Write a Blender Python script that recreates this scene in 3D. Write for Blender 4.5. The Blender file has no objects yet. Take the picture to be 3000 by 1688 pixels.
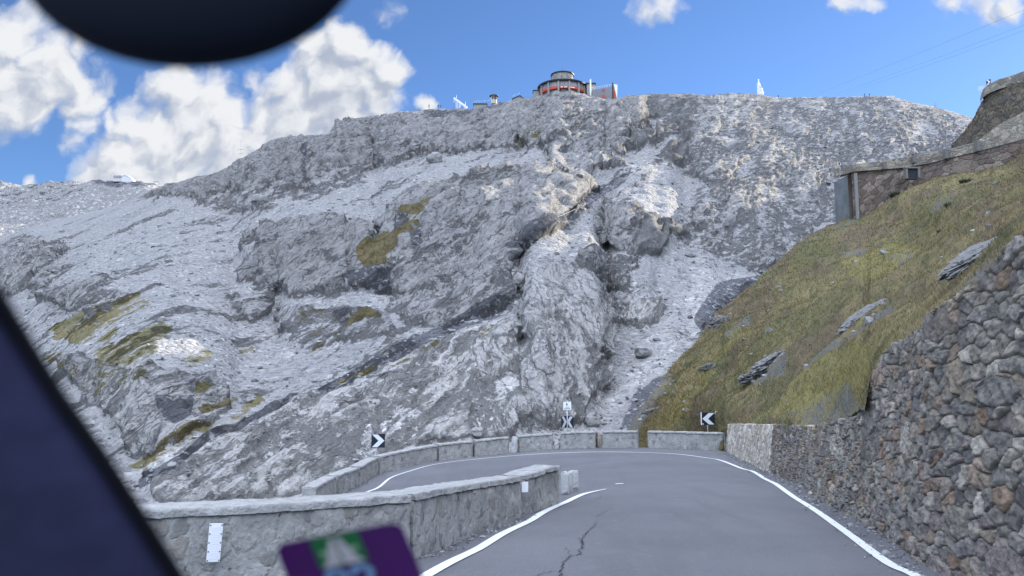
import bpy, bmesh, math, random
import numpy as np
from mathutils import Vector, Matrix

random.seed(5)
rng = np.random.default_rng(11)
SC = bpy.context.scene
COL = SC.collection

# ------------------------------------------------------------------ camera model
F = 2354.0                       # focal length in photograph pixels (3000 wide)
PITCH = math.atan(276 / F)
CP, SP = math.cos(PITCH), math.sin(PITCH)

def ray(px, py):
    px = np.asarray(px, float); py = np.asarray(py, float)
    cx = (px - 1500) / F; cy = (844 - py) / F
    fw = CP - cy * SP
    return cx / fw, (SP + cy * CP) / fw

def at(px, py, Y):
    r, s = ray(px, py)
    Y = np.asarray(Y, float)
    return np.stack([r * Y, Y + 0 * r, s * Y], -1)

def ground(px, py, lift=0.0):
    """point of the near road plane seen at a photograph pixel"""
    r, s = ray(px, py)
    Y = (1.6 - lift) / (-s - 0.042)
    return np.stack([r * Y, Y, s * Y], -1)

# ------------------------------------------------------------------ noise
_perm = rng.permutation(4096).astype(np.int32)
_g = rng.normal(size=(4096, 3)).astype(np.float32)
_g /= np.linalg.norm(_g, axis=1)[:, None]

def gnoise(p):
    """gradient noise, about -1..1, p is (N,3)"""
    out = np.empty(len(p), np.float32)
    for a in range(0, len(p), 200000):
        q = p[a:a + 200000].astype(np.float32)
        i = np.floor(q).astype(np.int32)
        f = q - i
        u = f * f * f * (f * (f * 6 - 15) + 10)
        acc = 0
        for dx in (0, 1):
            hx = (i[:, 0] + dx) & 4095
            wx = u[:, 0] if dx else 1 - u[:, 0]
            for dy in (0, 1):
                hy = (_perm[hx] + i[:, 1] + dy) & 4095
                wy = u[:, 1] if dy else 1 - u[:, 1]
                for dz in (0, 1):
                    h = _perm[(_perm[hy] + i[:, 2] + dz) & 4095]
                    g = _g[h]
                    wz = u[:, 2] if dz else 1 - u[:, 2]
                    d = g[:, 0] * (f[:, 0] - dx) + g[:, 1] * (f[:, 1] - dy) + g[:, 2] * (f[:, 2] - dz)
                    acc = acc + d * wx * wy * wz
        out[a:a + 200000] = acc * 1.5
    return out

def fbm(p, lam, octs, gain=0.5, ridged=False, spacing=None, off=0.0):
    out = np.zeros(len(p), np.float32); amp = 1.0; l = lam
    for k in range(octs):
        n = gnoise(p / l + (17.3 * k + off))
        if ridged:
            n = 1 - 2 * np.abs(n)
        w = 1.0
        if spacing is not None:
            w = np.clip(l / (spacing * 2.2) - 0.6, 0, 1)
        out += amp * w * n
        amp *= gain; l *= 0.5
    return out

def sstep(a, b, x):
    t = np.clip((x - a) / (b - a), 0, 1)
    return t * t * (3 - 2 * t)

def tps(pts, vals, smooth=0.0):
    pts = np.asarray(pts, float); vals = np.asarray(vals, float)
    sc = np.abs(pts).max()
    P = pts / sc; n = len(P)
    def U(r2):
        return np.where(r2 > 1e-12, r2 * np.log(np.maximum(r2, 1e-12)), 0)
    K = U(((P[:, None] - P[None]) ** 2).sum(-1)) + smooth * np.eye(n)
    Q = np.hstack([np.ones((n, 1)), P])
    A = np.block([[K, Q], [Q.T, np.zeros((3, 3))]])
    sol = np.linalg.solve(A, np.concatenate([vals, np.zeros(3)]))
    def f(x, y):
        x = np.asarray(x, float); shp = x.shape
        X = np.stack([x.ravel(), np.asarray(y, float).ravel()], 1) / sc
        out = np.empty(len(X))
        for a in range(0, len(X), 100000):
            x_ = X[a:a + 100000]
            out[a:a + 100000] = U(((x_[:, None] - P[None]) ** 2).sum(-1)) @ sol[:n] + sol[n] + x_ @ sol[n + 1:]
        return out.reshape(shp)
    return f

def worley(x, y, seed=0, jit=0.46, pw=2.0):
    """blocky stone cells: F1, F2, random value of the cell (3)"""
    n = len(x)
    f1 = np.full(n, 9.0); f2 = np.full(n, 9.0); cid = np.zeros(n, np.int64)
    iy0 = np.floor(y).astype(np.int64)
    for dy in (-1, 0, 1):
        iy = iy0 + dy
        xo = x + 0.5 * (iy & 1)
        ix0 = np.floor(xo).astype(np.int64)
        for dx in (-1, 0, 1):
            ix = ix0 + dx
            h = _perm[(_perm[(ix + seed * 71) & 4095] + iy) & 4095]
            jx = _g[h, 0] * jit; jy = _g[h, 1] * jit
            sx = 1.0
            d = (np.abs((xo - ix - 0.5 - jx) * sx) ** pw + np.abs(y - iy - 0.5 - jy) ** pw) ** (1 / pw)
            m = d < f1
            f2 = np.where(m, f1, np.minimum(f2, d))
            cid = np.where(m, h, cid)
            f1 = np.where(m, d, f1)
    r = np.stack([_perm[(cid + 131 * k + 7) & 4095] / 4096.0 for k in range(3)], 1)
    return f1, f2, r

# ------------------------------------------------------------------ objects
def tag(o, label=None, cat=None, group=None, kind=None):
    if label: o['label'] = label
    if cat: o['category'] = cat
    if group: o['group'] = group
    if kind: o['kind'] = kind
    return o

def empty(name, loc, label, cat, group=None, rot=None):
    o = bpy.data.objects.new(name, None)
    o.empty_display_size = 0.2
    COL.objects.link(o)
    o.location = Vector([float(v) for v in loc])
    if rot: o.rotation_euler = rot
    return tag(o, label, cat, group)

def add(name, me, parent=None, world=False):
    o = bpy.data.objects.new(name, me)
    COL.objects.link(o)
    if parent is not None:
        o.parent = parent
        if world:                                   # mesh data is in world space
            bpy.context.view_layer.update()
            o.matrix_parent_inverse = parent.matrix_world.inverted()
    return o

def mesh_np(name, V, quads, mats, parent=None, smooth=True, attrs=None, colors=None, world=False, mat_idx=None):
    V = np.asarray(V, np.float32).reshape(-1, 3)
    quads = np.asarray(quads, np.int32)
    k = quads.shape[1]; nf = len(quads)
    me = bpy.data.meshes.new(name)
    me.vertices.add(len(V)); me.vertices.foreach_set('co', V.ravel())
    me.loops.add(nf * k); me.loops.foreach_set('vertex_index', quads.ravel())
    me.polygons.add(nf)
    me.polygons.foreach_set('loop_start', np.arange(0, nf * k, k, dtype=np.int32))
    me.polygons.foreach_set('use_smooth', np.full(nf, smooth, bool))
    for m in (mats if isinstance(mats, (list, tuple)) else [mats]):
        me.materials.append(m)
    if mat_idx is not None:
        me.polygons.foreach_set('material_index', np.asarray(mat_idx, np.int32))
    for an, av in (attrs or {}).items():
        a = me.attributes.new(an, 'FLOAT', 'POINT')
        a.data.foreach_set('value', np.asarray(av, np.float32).ravel())
    for an, av in (colors or {}).items():
        a = me.attributes.new(an, 'FLOAT_COLOR', 'POINT')
        av = np.asarray(av, np.float32).reshape(-1, 3)
        a.data.foreach_set('color', np.hstack([av, np.ones((len(av), 1), np.float32)]).ravel())
    me.update(calc_edges=True)
    me.validate()
    return add(name, me, parent, world)

def grid_quads(nr, nc, closed=False):
    """vertex index = r*nc + c"""
    r = np.arange(nr - 1)[:, None]; c = np.arange(nc if closed else nc - 1)[None]
    c2 = (c + 1) % nc
    return np.stack([(r * nc + c), (r * nc + c2), ((r + 1) * nc + c2), ((r + 1) * nc + c)], -1).reshape(-1, 4)

class MB:
    """small mesh collector: boxes, bars, lathes, prisms"""
    def __init__(self): self.v = []; self.f = []; self.mi = []
    def _add(self, vs, fs, mi=0):
        b = len(self.v); self.v += [tuple(float(t) for t in v) for v in vs]
        self.f += [tuple(b + i for i in f) for f in fs]; self.mi += [mi] * len(fs); return self
    def box(self, c, s, rz=0, mi=0, taper=1.0):
        x, y, z = s[0] / 2, s[1] / 2, s[2] / 2; cr, sr = math.cos(rz), math.sin(rz)
        vs = []
        for k, zz in enumerate((-z, z)):
            t = taper if k else 1
            for a, b in ((-x, -y), (x, -y), (x, y), (-x, y)):
                a *= t; b *= t
                vs.append((c[0] + a * cr - b * sr, c[1] + a * sr + b * cr, c[2] + zz))
        return self._add(vs, [(3, 2, 1, 0), (4, 5, 6, 7), (0, 1, 5, 4), (1, 2, 6, 5), (2, 3, 7, 6), (3, 0, 4, 7)], mi)
    def bar(self, a, b, r=0.05, n=6, r2=None, mi=0):
        a = Vector(a); b = Vector(b); d = (b - a).normalized()
        u = d.orthogonal().normalized(); w = d.cross(u); r2 = r if r2 is None else r2
        vs = []
        for p, rr in ((a, r), (b, r2)):
            for k in range(n):
                t = 2 * math.pi * k / n
                vs.append(p + u * (math.cos(t) * rr) + w * (math.sin(t) * rr))
        fs = [(k, (k + 1) % n, n + (k + 1) % n, n + k) for k in range(n)] + [tuple(range(n))[::-1], tuple(range(n, 2 * n))]
        return self._add(vs, fs, mi)
    def lathe(self, prof, n=32, c=(0, 0, 0), a0=0, a1=2 * math.pi, mi=0):
        full = abs(a1 - a0 - 2 * math.pi) < 1e-6
        cols = n if full else n + 1
        vs = []
        for r, z in prof:
            for k in range(cols):
                t = a0 + (a1 - a0) * k / n
                vs.append((c[0] + r * math.cos(t), c[1] + r * math.sin(t), c[2] + z))
        fs = []
        for i in range(len(prof) - 1):
            for k in range(n):
                k2 = (k + 1) % cols
                fs.append((i * cols + k, i * cols + k2, (i + 1) * cols + k2, (i + 1) * cols + k))
        return self._add(vs, fs, mi)
    def prism(self, poly, y0, y1, mi=0):
        """polygon in local XZ, extruded along Y"""
        n = len(poly)
        vs = [(p[0], y0, p[1]) for p in poly] + [(p[0], y1, p[1]) for p in poly]
        fs = [tuple(range(n)), tuple(range(n, 2 * n))[::-1]] + [((k + 1) % n, k, n + k, n + (k + 1) % n) for k in range(n)]
        return self._add(vs, fs, mi)
    def build(self, name, mats, parent=None, smooth=False, bevel=0, world=False):
        me = bpy.data.meshes.new(name)
        me.from_pydata(self.v, [], self.f)
        for m in (mats if isinstance(mats, (list, tuple)) else [mats]): me.materials.append(m)
        bm = bmesh.new(); bm.from_mesh(me)
        for f, mi in zip(bm.faces, self.mi): f.material_index = mi
        bmesh.ops.recalc_face_normals(bm, faces=bm.faces)
        if bevel: bmesh.ops.bevel(bm, geom=list(bm.edges), offset=bevel, segments=2, affect='EDGES', profile=0.6)
        bm.to_mesh(me); bm.free()
        if smooth: me.polygons.foreach_set('use_smooth', [True] * len(me.polygons))
        me.update()
        return add(name, me, parent, world)

# ------------------------------------------------------------------ materials
class NT:
    def __init__(self, tree): self.t = tree; self.l = tree.links
    def set(self, node, key, v):
        s = node.inputs[key] if not isinstance(key, bpy.types.NodeSocket) else key
        if isinstance(v, bpy.types.NodeSocket): self.l.new(v, s)
        elif isinstance(v, (tuple, list)) and len(v) == 3 and s.type == 'RGBA': s.default_value = (*v, 1)
        else: s.default_value = v
    def n(self, typ, props=None, **ins):
        nd = self.t.nodes.new(typ)
        for k, v in (props or {}).items(): setattr(nd, k, v)
        for k, v in ins.items(): self.set(nd, int(k[1:]) if k[0] == '_' and k[1:].isdigit() else k.replace('_', ' '), v)
        return nd
    def math(self, op, a, b=None, c=None, clamp=False):
        nd = self.t.nodes.new('ShaderNodeMath'); nd.operation = op; nd.use_clamp = clamp
        for i, v in enumerate((a, b, c)):
            if v is not None: self.set(nd, i, v)
        return nd.outputs[0]
    def vmath(self, op, a, b=None, scale=None):
        nd = self.t.nodes.new('ShaderNodeVectorMath'); nd.operation = op
        self.set(nd, 0, a)
        if b is not None: self.set(nd, 1, b)
        if scale is not None: self.set(nd, 'Scale', scale)
        return nd.outputs['Value'] if op in ('DOT_PRODUCT', 'LENGTH', 'DISTANCE') else nd.outputs[0]
    def mix(self, f, a, b, blend='MIX'):
        nd = self.t.nodes.new('ShaderNodeMix'); nd.data_type = 'RGBA'; nd.blend_type = blend
        self.set(nd, 0, f); self.set(nd, 6, a); self.set(nd, 7, b)
        return nd.outputs[2]
    def noise(self, vec, scale, detail=4, rough=0.55, out='Fac', dist=0.0):
        nd = self.n('ShaderNodeTexNoise', None, Vector=vec, Scale=scale, Detail=detail, Roughness=rough, Distortion=dist)
        return nd.outputs[out]
    def vor(self, vec, scale, feature='F1', out='Distance', rand=1.0):
        nd = self.n('ShaderNodeTexVoronoi', {'feature': feature}, Vector=vec, Scale=scale, Randomness=rand)
        return nd.outputs[out]
    def sstep(self, x, a, b, lo=0.0, hi=1.0):
        nd = self.t.nodes.new('ShaderNodeMapRange'); nd.interpolation_type = 'SMOOTHSTEP'
        for k, v in zip(('Value', 'From Min', 'From Max', 'To Min', 'To Max'), (x, a, b, lo, hi)): self.set(nd, k, v)
        return nd.outputs[0]
    def attr(self, name, out='Fac'):
        nd = self.t.nodes.new('ShaderNodeAttribute'); nd.attribute_name = name
        return nd.outputs[out]
    def combine(self, x, y, z):
        return self.n('ShaderNodeCombineXYZ', None, X=x, Y=y, Z=z).outputs[0]

def new_mat(name):
    m = bpy.data.materials.new(name); m.use_nodes = True
    t = m.node_tree; t.nodes.clear()
    nt = NT(t)
    out = t.nodes.new('ShaderNodeOutputMaterial'); b = t.nodes.new('ShaderNodeBsdfPrincipled')
    t.links.new(b.outputs[0], out.inputs['Surface'])
    geo = t.nodes.new('ShaderNodeNewGeometry')
    return m, nt, b, geo.outputs['Position']

def simple(name, col, rough=0.6, metal=0.0, var=0.15, scale=3.0, bump=0.0, spec=0.4):
    m, nt, b, P = new_mat(name)
    n = nt.noise(P, scale, 5, 0.6)
    c = nt.mix(n, tuple(x * (1 - var) for x in col), tuple(min(1, x * (1 + var)) for x in col))
    nt.set(b, 'Base Color', c); b.inputs['Roughness'].default_value = rough; b.inputs['Metallic'].default_value = metal
    b.inputs['Specular IOR Level'].default_value = spec
    if bump:
        bp = nt.n('ShaderNodeBump', None, Height=n, Distance=bump, Strength=1.0)
        nt.set(b, 'Normal', bp.outputs[0])
    return m

def bedding(nt, P, n, sq):
    """coordinates stretched along the bedding of the rock"""
    n = Vector(n).normalized(); t1 = n.orthogonal().normalized(); t2 = n.cross(t1)
    q = nt.vmath('DOT_PRODUCT', P, tuple(n)); a = nt.vmath('DOT_PRODUCT', P, tuple(t1)); b = nt.vmath('DOT_PRODUCT', P, tuple(t2))
    return nt.combine(nt.math('MULTIPLY', q, sq), a, b)

BED1 = (1.0, 2.4, 1.15)          # the lines of the rock run up the slope towards the right
BED3 = (1.0, 0.75, 0.58)
BED2 = (-0.55, 2.4, 1.5)         # on the pale face they run up towards the left

def rock_material(name, scale=1.0, bright=1.0):
    m, nt, b, P0 = new_mat(name)
    P = nt.vmath('SCALE', P0, scale=1.0 / scale)
    warp = nt.n('ShaderNodeTexNoise', None, Vector=P, Scale=0.22, Detail=4.0, Roughness=0.6).outputs['Color']
    Pw = nt.vmath('ADD', P, nt.vmath('SCALE', nt.vmath('SUBTRACT', warp, (0.5, 0.5, 0.5)), scale=3.0))
    B1a = bedding(nt, Pw, BED1, 0.13); B3 = bedding(nt, Pw, BED3, 0.13)
    n3_ = nt.t.nodes.new('ShaderNodeMix'); n3_.data_type = 'VECTOR'
    nt.set(n3_, 0, nt.attr('m_right')); nt.set(n3_, 4, B1a); nt.set(n3_, 5, B3); B1 = n3_.outputs[1]
    B2 = bedding(nt, Pw, BED2, 0.14)
    face = nt.attr('m_face')
    nd = nt.t.nodes.new('ShaderNodeMix'); nd.data_type = 'VECTOR'
    nt.set(nd, 0, nt.sstep(face, 0.3, 0.7)); nt.set(nd, 4, B1); nt.set(nd, 5, B2)
    B = nd.outputs[1]
    big = nt.noise(P, 0.05, 4); mid = nt.noise(P, 0.42, 7, 0.72); fine = nt.noise(P, 2.6, 4, 0.75)
    strat = nt.noise(B, 0.85, 7, 0.74)
    e1 = nt.vor(B, 0.42, 'DISTANCE_TO_EDGE'); e2 = nt.vor(B, 1.15, 'DISTANCE_TO_EDGE')
    k1 = nt.sstep(e1, 0.0, 0.045); k2 = nt.sstep(e2, 0.0, 0.055)
    on1 = nt.sstep(mid, 0.42, 0.58); on2 = nt.sstep(strat, 0.42, 0.58)
    crack = nt.math('MULTIPLY', nt.math('MAXIMUM', k1, on1), nt.math('MAXIMUM', nt.sstep(k2, 0, 1, 0.35, 1.0), on2))
    # bare rock
    rk = nt.mix(nt.sstep(strat, 0.26, 0.74), (0.232 * bright, 0.227 * bright, 0.221 * bright), (0.370 * bright, 0.362 * bright, 0.347 * bright))
    rk = nt.mix(nt.sstep(mid, 0.42, 0.74, 0, 0.55), rk, (0.375 * bright, 0.367 * bright, 0.352 * bright))
    rk = nt.mix(nt.sstep(fine, 0.52, 0.72, 0, 0.4), rk, (0.13 * bright, 0.128 * bright, 0.125 * bright))
    rk = nt.mix(nt.sstep(big, 0.52, 0.70, 0, 0.4), rk, (0.21 * bright, 0.20 * bright, 0.187 * bright))
    cl = nt.attr('m_cliff')
    vert = nt.noise(nt.vmath('MULTIPLY', Pw, (1.0, 1.0, 0.22)), 0.55, 6, 0.7)
    rk = nt.mix(nt.math('MULTIPLY', cl, nt.sstep(vert, 0.36, 0.62, 1.0, 0.2)), rk, nt.mix(1.0, rk, (0.60, 0.59, 0.59), 'MULTIPLY'))
    rk = nt.mix(nt.sstep(crack, 0.0, 1.0, 0.68, 0.0), rk, (0.05, 0.05, 0.052))
    # scree
    cell = nt.n('ShaderNodeTexVoronoi', None, Vector=Pw, Scale=1.9)
    rnd = nt.n('ShaderNodeSeparateColor', None, Color=cell.outputs['Color']).outputs[0]
    sc = nt.mix(nt.sstep(fine, 0.25, 0.75), (0.222 * bright, 0.219 * bright, 0.215 * bright), (0.290 * bright, 0.284 * bright, 0.272 * bright))
    sc = nt.mix(nt.sstep(rnd, 0.80, 0.95, 0, 0.65), sc, (0.13, 0.13, 0.135))
    sc = nt.mix(nt.sstep(rnd, 0.12, 0.03, 0, 0.8), sc, (0.42, 0.415, 0.40))
    sc = nt.mix(nt.sstep(strat, 0.55, 0.68, 0, 0.65), sc, (0.135, 0.135, 0.14))
    sc = nt.mix(nt.sstep(nt.noise(B, 0.22, 5, 0.65), 0.50, 0.66, 0, 0.45), sc, (0.20, 0.20, 0.205))
    mm = nt.math('SUBTRACT', mid, 0.5)
    ss = nt.math('SUBTRACT', strat, 0.5)
    rf = nt.sstep(nt.math('ADD', nt.attr('m_rock'), nt.math('ADD', nt.math('MULTIPLY', mm, 1.2), nt.math('MULTIPLY', ss, 1.6))), 0.30, 0.66)
    col = nt.mix(rf, sc, rk)
    col = nt.mix(nt.attr('m_tone'), col, nt.mix(1.0, col, (1.8, 1.78, 1.73), 'MULTIPLY'))
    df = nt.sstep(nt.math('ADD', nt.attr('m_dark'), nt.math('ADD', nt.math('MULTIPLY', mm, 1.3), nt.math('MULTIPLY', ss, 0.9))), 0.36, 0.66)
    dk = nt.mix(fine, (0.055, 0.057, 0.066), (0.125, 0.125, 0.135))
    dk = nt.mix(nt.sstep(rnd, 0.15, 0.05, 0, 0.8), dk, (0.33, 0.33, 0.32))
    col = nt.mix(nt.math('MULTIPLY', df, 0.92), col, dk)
    gf = nt.sstep(nt.math('ADD', nt.attr('m_grass'), nt.math('ADD', nt.math('MULTIPLY', mm, 2.4), nt.math('ADD', nt.math('MULTIPLY', ss, 1.6), nt.math('MULTIPLY', nt.math('SUBTRACT', fine, 0.5), 1.1)))), 0.40, 0.72)
    gc = nt.mix(nt.sstep(big, 0.38, 0.60), (0.155, 0.120, 0.042), (0.105, 0.105, 0.032))
    gc = nt.mix(nt.sstep(fine, 0.42, 0.70), gc, (0.165, 0.125, 0.06)); gc = nt.mix(nt.sstep(mid, 0.52, 0.66, 0, 0.7), gc, (0.07, 0.072, 0.028))
    col = nt.mix(nt.math('MULTIPLY', gf, 0.9), col, gc)
    nt.set(b, 'Base Color', col)
    b.inputs['Roughness'].default_value = 0.9; b.inputs['Specular IOR Level'].default_value = 0.12
    hr = nt.math('ADD', nt.math('ADD', nt.math('MULTIPLY', crack, 0.30), nt.math('MULTIPLY', nt.math('MULTIPLY', vert, cl), 1.2)), nt.math('ADD', nt.math('MULTIPLY', strat, 1.15), nt.math('ADD', nt.math('MULTIPLY', mid, 0.8), nt.math('MULTIPLY', fine, 0.2))))
    hs = nt.math('ADD', nt.math('MULTIPLY', cell.outputs['Distance'], -0.40), nt.math('MULTIPLY', mid, 0.35))
    h = nt.n('ShaderNodeMix', None, _0=rf, _2=hs, _3=hr).outputs[0]
    bp = nt.n('ShaderNodeBump', None, Height=h, Distance=1.0 * scale, Strength=1.0)
    nt.set(b, 'Normal', bp.outputs[0])
    return m

M_ROCK = rock_material('limestone_and_scree', 1.0, 1.07)
M_FAR = rock_material('far_pale_rock', 6.0, 0.80)

def stone_attr_material(name, rough=0.85, mortar=None):
    """stone colours come from the mesh, one colour per stone"""
    m, nt, b, P = new_mat(name)
    c = nt.attr('stone_color', 'Color')
    n1 = nt.noise(P, 9.0, 6, 0.7); n2 = nt.noise(P, 1.1, 4, 0.6); n3 = nt.noise(P, 38.0, 3, 0.7)
    c = nt.mix(nt.sstep(n1, 0.3, 0.7), nt.mix(1.0, c, (0.62, 0.63, 0.66), 'MULTIPLY'), nt.mix(1.0, c, (1.35, 1.32, 1.25), 'MULTIPLY'))
    c = nt.mix(nt.sstep(n1, 0.66, 0.74, 0, 0.6), c, (0.36, 0.36, 0.34))
    c = nt.mix(nt.sstep(n2, 0.60, 0.72, 0, 0.5), c, (0.10, 0.095, 0.05))
    nt.set(b, 'Base Color', c)
    b.inputs['Roughness'].default_value = rough; b.inputs['Specular IOR Level'].default_value = 0.2
    h = nt.math('ADD', nt.math('MULTIPLY', n1, 0.7), nt.math('MULTIPLY', n3, 0.3))
    bp = nt.n('ShaderNodeBump', None, Height=h, Distance=0.05, Strength=0.8)
    nt.set(b, 'Normal', bp.outputs[0])
    return m

M_STONE = stone_attr_material('rubble_stone')

def mortar_wall_material(name, base, big=1.0):
    m, nt, b, P = new_mat(name)
    Ps = nt.vmath('MULTIPLY', P, (1.0, 1.0, 0.75))
    Pd = nt.vmath('ADD', Ps, nt.vmath('SCALE', nt.n('ShaderNodeTexNoise', None, Vector=P, Scale=5.0 / big, Detail=3.0).outputs['Color'], scale=0.18 * big))
    v = nt.n('ShaderNodeTexVoronoi', None, Vector=Pd, Scale=6.5 / big)
    sep = nt.n('ShaderNodeSeparateColor', None, Color=v.outputs['Color'])
    n1 = nt.noise(P, 2.2, 6, 0.7); n2 = nt.noise(P, 22.0, 4, 0.75); n4 = nt.noise(nt.vmath('MULTIPLY', P, (5.0, 5.0, 0.8)), 1.6, 4, 0.6)
    c = nt.mix(nt.sstep(n1, 0.3, 0.7), tuple(x * 0.72 for x in base), tuple(x * 1.2 for x in base))
    c = nt.mix(nt.sstep(n2, 0.35, 0.75, 0, 0.55), c, tuple(x * 1.5 for x in base))
    c = nt.mix(nt.sstep(n4, 0.55, 0.75, 0, 0.45), c, tuple(x * 0.5 for x in base))
    inside = nt.sstep(v.outputs['Distance'], 0.62, 0.40)
    r = sep.outputs[0]
    stone = nt.mix(nt.sstep(sep.outputs[1], 0.3, 0.9), (0.13, 0.125, 0.12), (0.48, 0.46, 0.42))
    stone = nt.mix(nt.sstep(sep.outputs[2], 0.84, 0.9, 0, 0.5), stone, (0.30, 0.24, 0.18))
    c = nt.mix(nt.math('MULTIPLY', nt.math('MULTIPLY', inside, nt.sstep(r, 0.66, 0.74)), 0.55), c, stone)
    c = nt.mix(nt.sstep(nt.noise(P, 13.0, 2, 0.5), 0.68, 0.74, 0, 0.8), c, (0.06, 0.06, 0.06))
    nt.set(b, 'Base Color', c); b.inputs['Roughness'].default_value = 0.9; b.inputs['Specular IOR Level'].default_value = 0.15
    h = nt.math('ADD', nt.math('MULTIPLY', n2, 0.6), nt.math('ADD', nt.math('MULTIPLY', n1, 0.6), nt.math('MULTIPLY', inside, 0.4)))
    bp = nt.n('ShaderNodeBump', None, Height=h, Distance=0.05, Strength=0.8)
    nt.set(b, 'Normal', bp.outputs[0])
    return m

M_MORTAR = mortar_wall_material('mortared_parapet', (0.31, 0.305, 0.285))
M_COPING = simple('pale_coping_stone', (0.32, 0.317, 0.30), 0.85, 0, 0.55, 7.0, 0.08, 0.2)
M_GUARD = simple('weathered_white_stone', (0.40, 0.40, 0.385), 0.8, 0, 0.3, 8, 0.03, 0.2)

def asphalt_material():
    m, nt, b, P = new_mat('asphalt')
    n1 = nt.noise(P, 0.35, 5, 0.6); n2 = nt.noise(P, 55.0, 3, 0.8); n3 = nt.noise(nt.vmath('MULTIPLY', P, (2.2, 0.25, 1.0)), 0.8, 4, 0.6)
    v = nt.vor(P, 90.0, 'F1', 'Distance')
    c = nt.mix(nt.sstep(n1, 0.3, 0.7), (0.088, 0.089, 0.097), (0.122, 0.123, 0.131))
    c = nt.mix(nt.sstep(n3, 0.48, 0.70, 0, 0.5), c, (0.078, 0.078, 0.084))
    c = nt.mix(nt.sstep(n2, 0.40, 0.75, 0, 0.65), c, (0.20, 0.20, 0.205))
    c = nt.mix(nt.sstep(nt.vor(P, 130.0, 'F1', 'Distance'), 0.55, 0.2, 0, 0.35), c, (0.06, 0.06, 0.065))
    c = nt.mix(nt.sstep(nt.noise(P, 1.7, 6, 0.75), 0.56, 0.72, 0, 0.4), c, (0.185, 0.18, 0.175))
    c = nt.mix(nt.sstep(nt.noise(P, 0.9, 6, 0.7, 'Fac', 1.0), 0.60, 0.70, 0, 0.35), c, (0.07, 0.07, 0.074))
    nt.set(b, 'Base Color', c); b.inputs['Roughness'].default_value = 0.75; b.inputs['Specular IOR Level'].default_value = 0.3
    bp = nt.n('ShaderNodeBump', None, Height=nt.math('ADD', v, n2), Distance=0.008, Strength=0.7)
    nt.set(b, 'Normal', bp.outputs[0])
    return m
M_ASPHALT = asphalt_material()
M_CRACK = simple('road_crack_tar', (0.035, 0.035, 0.038), 0.9)

def paint_material():
    m, nt, b, P = new_mat('road_paint')
    n = nt.noise(P, 30.0, 4, 0.8); n2 = nt.noise(P, 2.0, 4, 0.6)
    c = nt.mix(nt.sstep(n, 0.50, 0.72, 0, 0.85), (0.66, 0.67, 0.66), (0.27, 0.27, 0.28))
    c = nt.mix(nt.sstep(n2, 0.5, 0.8, 0, 0.4), c, (0.5, 0.5, 0.5))
    nt.set(b, 'Base Color', c); b.inputs['Roughness'].default_value = 0.6
    return m
M_PAINT = paint_material()

def meadow_colour(nt, P):
    d = Vector((0.45, 0.62, 0.35)).normalized(); t1 = d.orthogonal().normalized(); t2 = d.cross(t1)
    S = nt.combine(nt.math('MULTIPLY', nt.vmath('DOT_PRODUCT', P, tuple(d)), 0.28), nt.vmath('DOT_PRODUCT', P, tuple(t1)), nt.vmath('DOT_PRODUCT', P, tuple(t2)))
    big = nt.noise(S, 0.20, 5, 0.6); mid = nt.noise(S, 0.8, 6, 0.7); fine = nt.noise(S, 4.0, 5, 0.75)
    c = nt.mix(nt.sstep(big, 0.36, 0.60), (0.190, 0.178, 0.078), (0.315, 0.255, 0.122))
    c = nt.mix(nt.sstep(nt.noise(S, 0.30, 5, 0.65, 'Fac', 0.5), 0.47, 0.58, 0, 0.85), c, (0.205, 0.150, 0.100))
    c = nt.mix(nt.sstep(mid, 0.50, 0.66, 0, 0.8), c, (0.125, 0.140, 0.060))
    c = nt.mix(nt.sstep(mid, 0.46, 0.34, 0, 0.55), c, (0.36, 0.275, 0.125))
    c = nt.mix(nt.sstep(nt.attr('m_yellow'), 0.25, 0.8, 0, 0.75), c, (0.33, 0.285, 0.10))
    c = nt.mix(nt.sstep(fine, 0.46, 0.66, 0, 0.65), c, (0.088, 0.080, 0.042))
    c = nt.mix(0.16, c, (0.17, 0.16, 0.135))
    return c, mid, fine
def meadow_material():
    m, nt, b, P = new_mat('alpine_meadow')
    c, mid, fine = meadow_colour(nt, P)
    tiny = nt.noise(P, 14.0, 3, 0.8)
    c = nt.mix(nt.sstep(tiny, 0.55, 0.8, 0, 0.5), c, (0.30, 0.25, 0.12))
    soil = nt.mix(fine, (0.12, 0.116, 0.105), (0.25, 0.245, 0.225))
    sf = nt.sstep(nt.math('ADD', nt.attr('m_soil'), nt.math('ADD', nt.math('MULTIPLY', nt.math('SUBTRACT', mid, 0.5), 2.4), nt.math('MULTIPLY', nt.math('SUBTRACT', fine, 0.5), 1.2))), 0.45, 0.85)
    c = nt.mix(nt.math('MULTIPLY', sf, 0.9), c, soil)
    nt.set(b, 'Base Color', c); b.inputs['Roughness'].default_value = 0.95; b.inputs['Specular IOR Level'].default_value = 0.1
    h = nt.math('ADD', nt.math('MULTIPLY', fine, 0.6), nt.math('ADD', nt.math('MULTIPLY', tiny, 0.4), nt.math('MULTIPLY', mid, 0.8)))
    bp = nt.n('ShaderNodeBump', None, Height=h, Distance=0.5, Strength=0.9)
    nt.set(b, 'Normal', bp.outputs[0])
    return m
M_MEADOW = meadow_material()

def blade_material():
    m, nt, b, P = new_mat('grass_blades')
    r = nt.attr('blade_rand')
    c, mid, fine = meadow_colour(nt, P)
    c = nt.mix(r, nt.mix(1.0, c, (0.72, 0.80, 0.70), 'MULTIPLY'), nt.mix(1.0, c, (1.5, 1.4, 1.35), 'MULTIPLY'))
    nt.set(b, 'Base Color', c); b.inputs['Roughness'].default_value = 0.9; b.inputs['Specular IOR Level'].default_value = 0.1
    return m
M_BLADE = blade_material()

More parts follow.
